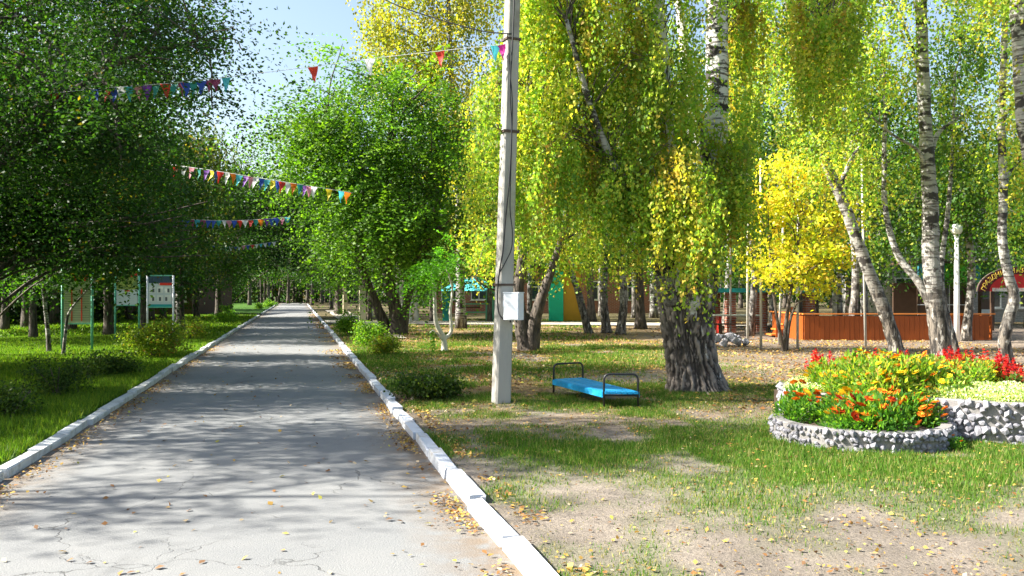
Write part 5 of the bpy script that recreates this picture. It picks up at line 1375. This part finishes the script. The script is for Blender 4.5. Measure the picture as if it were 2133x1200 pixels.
# ------------------------------------------------------------------ cyan gazebo
def gazebo():
    Y = 46; x0, x1 = lx(928, Y), lx(1028, Y); w = x1 - x0; root = thing('gazebo', 'turquoise gazebo with a bright cyan hipped roof behind the pruned tree', 'gazebo', (x0, Y, 0))
    ez = H + (HZ - 606) / F * Y; tz = H + (HZ - 578) / F * Y; d = 3.0
    rf = MB(); rf.v += [(-.3, -.3, ez), (w + .3, -.3, ez), (w + .3, d + .3, ez), (-.3, d + .3, ez), (w * .3, d / 2, tz), (w * .7, d / 2, tz)]
    rf.f += [(0, 1, 5, 4), (1, 2, 5), (2, 3, 4, 5), (3, 0, 4), (3, 2, 1, 0)]; rf.m = [0] * 5; rf.build('roof', M['cyan_roof'], root)
    for x, wd in ((0.05, .42), (w * .33, .09), (w * .86, .1), (w - .02, .12)): MB().box((x, 0, ez / 2), (wd, .14, ez)).build('post', M['turq'] if wd > .2 else M['green_post'], root)
    for x in (.05, w): MB().box((x, d, ez / 2), (.12, .12, ez)).build('post', M['turq'], root)
    for z in (.5, .95): MB().box((w * .55, 0, z), (w * .62, .06, .07)).build('rail', M['green_post'], root)
    r = MB(); 
    for i in range(5): r.box((w * .84 + i * .09, -.02, .55), (.035, .03, .9))
    for i in range(5): MB().box((w * .84 + i * .09, -.05, .55), (.035, .03, .9)).build('baluster', M['green_post'], root)
    MB().box((w * .5, d - .4, .45), (w * .8, .35, .06)).build('bench_seat', M['dark_wood'], root)
    MB().box((w * .5, d / 2, .75), (w * .45, .7, .06)).build('tabletop', M['dark_wood'], root)
gazebo()
# green and ochre upright panels
gp = thing('coloured_kiosk', 'green and ochre painted kiosk corner behind the leaning birch', 'kiosk', (lx(1158, 45), 45, 0))
MB().box((0, 0, 1.5), (.75, .5, 3.0)).build('green_panel', M['green_paint'], gp); MB().box((.85, .1, 1.5), (.92, .4, 3.0)).build('ochre_panel', M['ochre'], gp); MB().box((.42, 0, 3.07), (2.1, .9, .12)).build('roof', M['turq'], gp)
# red brick building behind
def facade(name, label, x0, x1, Y, hgt, mat, wins, wz, ww, wh, depth=8):
    root = thing(name, label, 'building', (x0, Y, 0)); w = x1 - x0
    MB().box((w / 2, depth / 2, hgt / 2), (w, depth, hgt)).build('wall', mat, root)
    MB().box((w / 2, depth / 2, hgt + .12), (w + .5, depth + .5, .24)).build('roof', M['dark_wood'], root)
    for z in wz:
        for i in range(wins):
            x = w * (i + .5) / wins
            f = MB()
            for dx in (-ww / 2, 0, ww / 2): f.box((x + dx, -.03, z), (.07, .09, wh))
            for dz in (-wh / 2, wh * .2, wh / 2): f.box((x, -.034, z + dz), (ww + .07, .09, .07))
            fr = f.build('window', M['frame_white'], root)
            MB().box((x, -.004, z), (ww - .02, .05, wh - .02)).build('pane', M['glass'], fr)
            MB().box((x, -.06, z - wh / 2 - .07), (ww + .2, .16, .05)).build('sill', M['frame_white'], fr)
    return root
facade('brick_building', 'long low red brick building seen between the trunks behind the gazebo', lx(905, 62), lx(1400, 62), 62, 3.4, M['brick_red'], 8, (1.7,), 1.1, 1.3)
gb = facade('brick_building', 'grey brick building with white framed windows at the right edge', lx(1855, 44), lx(2330, 44), 44, 6.2, M['brick_grey'], 8, (1.55, 4.4), 1.0, 1.5)
facade('brick_building', 'dark reddish building glimpsed behind the left notice boards', lx(-20, 56), lx(400, 56), 56, 3.0, M['dark_wood'], 7, (1.6,), 1.1, 1.2)

# veranda with coloured fascia
Y = 39.5
vx0, vx1 = lx(1912, Y), lx(2075, Y)
vr = thing('veranda', 'dark wooden veranda under a fascia of lime green and blue panels', 'veranda', (vx0, Y, 0)); w = vx1 - vx0
zt, zb = H + (HZ - 549) / F * Y, H + (HZ - 588) / F * Y
cols = ['panel_blue', 'panel_green', 'panel_green', 'panel_blue', 'panel_dark', 'panel_dark']; pw = w / 6
cuts = [0, .34, .52, .66, .80, .92, 1.0]
for i, cc in enumerate(['panel_blue', 'panel_green', 'panel_green', 'panel_blue', 'panel_dark', 'panel_dark']):
    a, b = cuts[i] * w, cuts[i + 1] * w; MB().box(((a + b) / 2, 0, (zt + zb) / 2), (b - a - .01, .08, zt - zb)).build('fascia_panel', M[cc], vr)
MB().box((w / 2, 1.2, zt + .06), (w + .3, 2.9, .1)).build('roof', M['dark_wood'], vr)
for x in (.1, w * .36, w * .62, w * .82, w - .1): MB().box((x, .15, zb / 2), (.14, .14, zb)).build('post', M['dark_wood'], vr)
MB().box((w / 2, 2.6, zb / 2), (w, .1, zb)).build('back_wall', M['dark_wood'], vr)
for x in (w * .70, w * .58): 
    f = MB().box((x, 2.5, 1.35), (.42, .06, 1.5)).build('window', M['frame_white'], vr); MB().box((x, 2.46, 1.35), (.30, .03, 1.36)).build('pane', M['glass'], f)
for z in (.55, 1.0): MB().tube([(0, .05, z), (w * .7, .05, z)], .02, 6).build('rail', M['lamp_white'], vr)
MB().box((w * .86, -.05, .98), (.46, .05, .55)).box((w * .86, -.08, .42), (.46, .05, .3)).build('notice', M['rust'], vr)
MB().box((w * .86, -.083, .65), (.44, .03, .28)).build('notice', M['board2'], vr)
# red arch sign
Y = 34.0; cxp = 2120
ar = thing('arch_sign', 'red arch shaped sign with gold lettering on posts at the right edge', 'sign', (lx(cxp, Y), Y, 0))
zb = H + (HZ - 607) / F * Y; Wd = lx(cxp + 83, Y) - lx(cxp, Y); Hh = (607 - 557) / F * Y
def arch(r0, r1, d0, d1, a0=0, a1=math.pi, n=28):
    mb = MB()
    for i in range(n + 1):
        a = a0 + (a1 - a0) * i / n
        for r in (r0, r1):
            for d in (d0, d1): mb.v.append((math.cos(a) * Wd * r, d, zb + math.sin(a) * Hh * r))
    for i in range(n):
        a = i * 4; b = a + 4; mb.f += [(a, a + 2, b + 2, b), (a + 1, b + 1, b + 3, a + 3), (a, b, b + 1, a + 1), (a + 2, a + 3, b + 3, b + 2)]; mb.m += [0] * 4
    mb.f += [(0, 1, 3, 2), tuple(n * 4 + k for k in (0, 2, 3, 1))]; mb.m += [0, 0]
    return mb
M['arch_dark'] = plain('dark_red_band', (.10, .004, .008), .5, .3, 5, 0)
arch(.72, 1.0, -.03, .03).build('lettering_band', M['arch_dark'], ar)
arch(.0, .715, -.02, .02).build('picture_panel', M['red_arch'], ar)
MB().box((0, -.024, zb + .07), (Wd * 1.3, .008, .14)).build('picture_strip', M['arch_pale'], ar)
arch(1.0, 1.03, -.04, .04).build('rim', M['rust'], ar)
txt = 'ПРАЗДНИЧНАЯ ПЛОЩАДЬ'
for i, chh in enumerate(txt):
    if chh == ' ': continue
    cu = bpy.data.curves.new('letter', 'FONT'); cu.body = chh; cu.size = .26; cu.align_x = 'CENTER'; cu.align_y = 'CENTER'; cu.extrude = .006
    to = bpy.data.objects.new('tmp', cu); COL.objects.link(to); bpy.context.view_layer.update()
    me = bpy.data.meshes.new_from_object(to.evaluated_get(bpy.context.evaluated_depsgraph_get())); bpy.data.objects.remove(to)
    me.materials.clear(); me.materials.append(M['arch_edge'])
    a = math.pi * (1 - (i + .8) / (len(txt) + .6)); o = link('letter', me, ar)
    o.location = (math.cos(a) * Wd * .86, -.04, zb + math.sin(a) * Hh * .86)
    nx_, nz_ = math.cos(a) / Wd, math.sin(a) / Hh
    o.rotation_euler = Matrix(((1, 0, 0), (0, 0, -1), (0, 1, 0))).to_euler(); o.rotation_euler = (math.pi / 2, -(math.atan2(nz_, nx_) - math.pi / 2) * .75, 0)
for x in (-Wd * .62, Wd * .62): MB().box((x, .08, zb / 2), (.12, .1, zb)).build('post', M['dark_wood'], ar)
# picnic shelter with brick pillars
Y = 33.0
ps = thing('picnic_shelter', 'open picnic shelter with red brick pillars and a dark roof behind the thin poles', 'shelter', (lx(1505, Y), Y, 0)); w = lx(1690, Y) - lx(1505, Y)
for x, yy in ((.3, 0), (w * .42, 0), (w * .66, 2.5), (w - .1, 0), (.3, 2.5)):
    pr = MB()
    for k in range(14): pr.box((x + (.004 if k % 2 else -.004), yy, .075 + k * .11), (.36, .36, .098))
    pr.box((x, yy, .8), (.33, .33, 1.56)); pr.build('brick_pillar', M['brick_red'], ps)
MB().box((w / 2, 1.3, 1.66), (w + .6, 3.4, .10)).build('roof', M['dark_wood'], ps)
MB().box((w / 2, -.42, 1.66), (w + .6, .05, .16)).build('fascia', M['turq'], ps)
pt = thing('picnic_table', 'picnic table with a pale green top under the shelter', 'table', (lx(1530, 32.2), 32.2, 0))
MB().box((0, 0, .72), (1.7, .7, .05)).build('tabletop', M['board'], pt)
for x in (-.6, .6): MB().box((x, 0, .35), (.1, .5, .7)).build('leg', M['red'], pt)
pn = thing('picnic_bench', 'low dark bench in front of the picnic table', 'bench', (lx(1535, 31), 31, 0))
MB().box((0, 0, .43), (1.6, .3, .05)).build('seat', M['dark_wood'], pn)
for x in (-.6, .6): MB().box((x, 0, .2), (.08, .25, .4)).build('leg', M['dark_wood'], pn)
# mound of grey stones with a small brown block
mo = thing('rock_mound', 'heap of grey stones right of the huge birch', 'rockery', (lx(1512, 24.5), 24.5, 0)); rnd = random.Random(8)
for i in range(46):
    a = rnd.uniform(0, 6.28); r = .65 * rnd.random() ** .6; o = link('stone', SM[i % 8], mo); s = rnd.uniform(.14, .26)
    o.location = (r * math.cos(a), r * math.sin(a) * .7, .30 * (1 - (r / .75) ** 2) + .03); o.scale = (s, s, s * .8); o.rotation_euler = (rnd.uniform(0, 6), rnd.uniform(0, 6), 0)
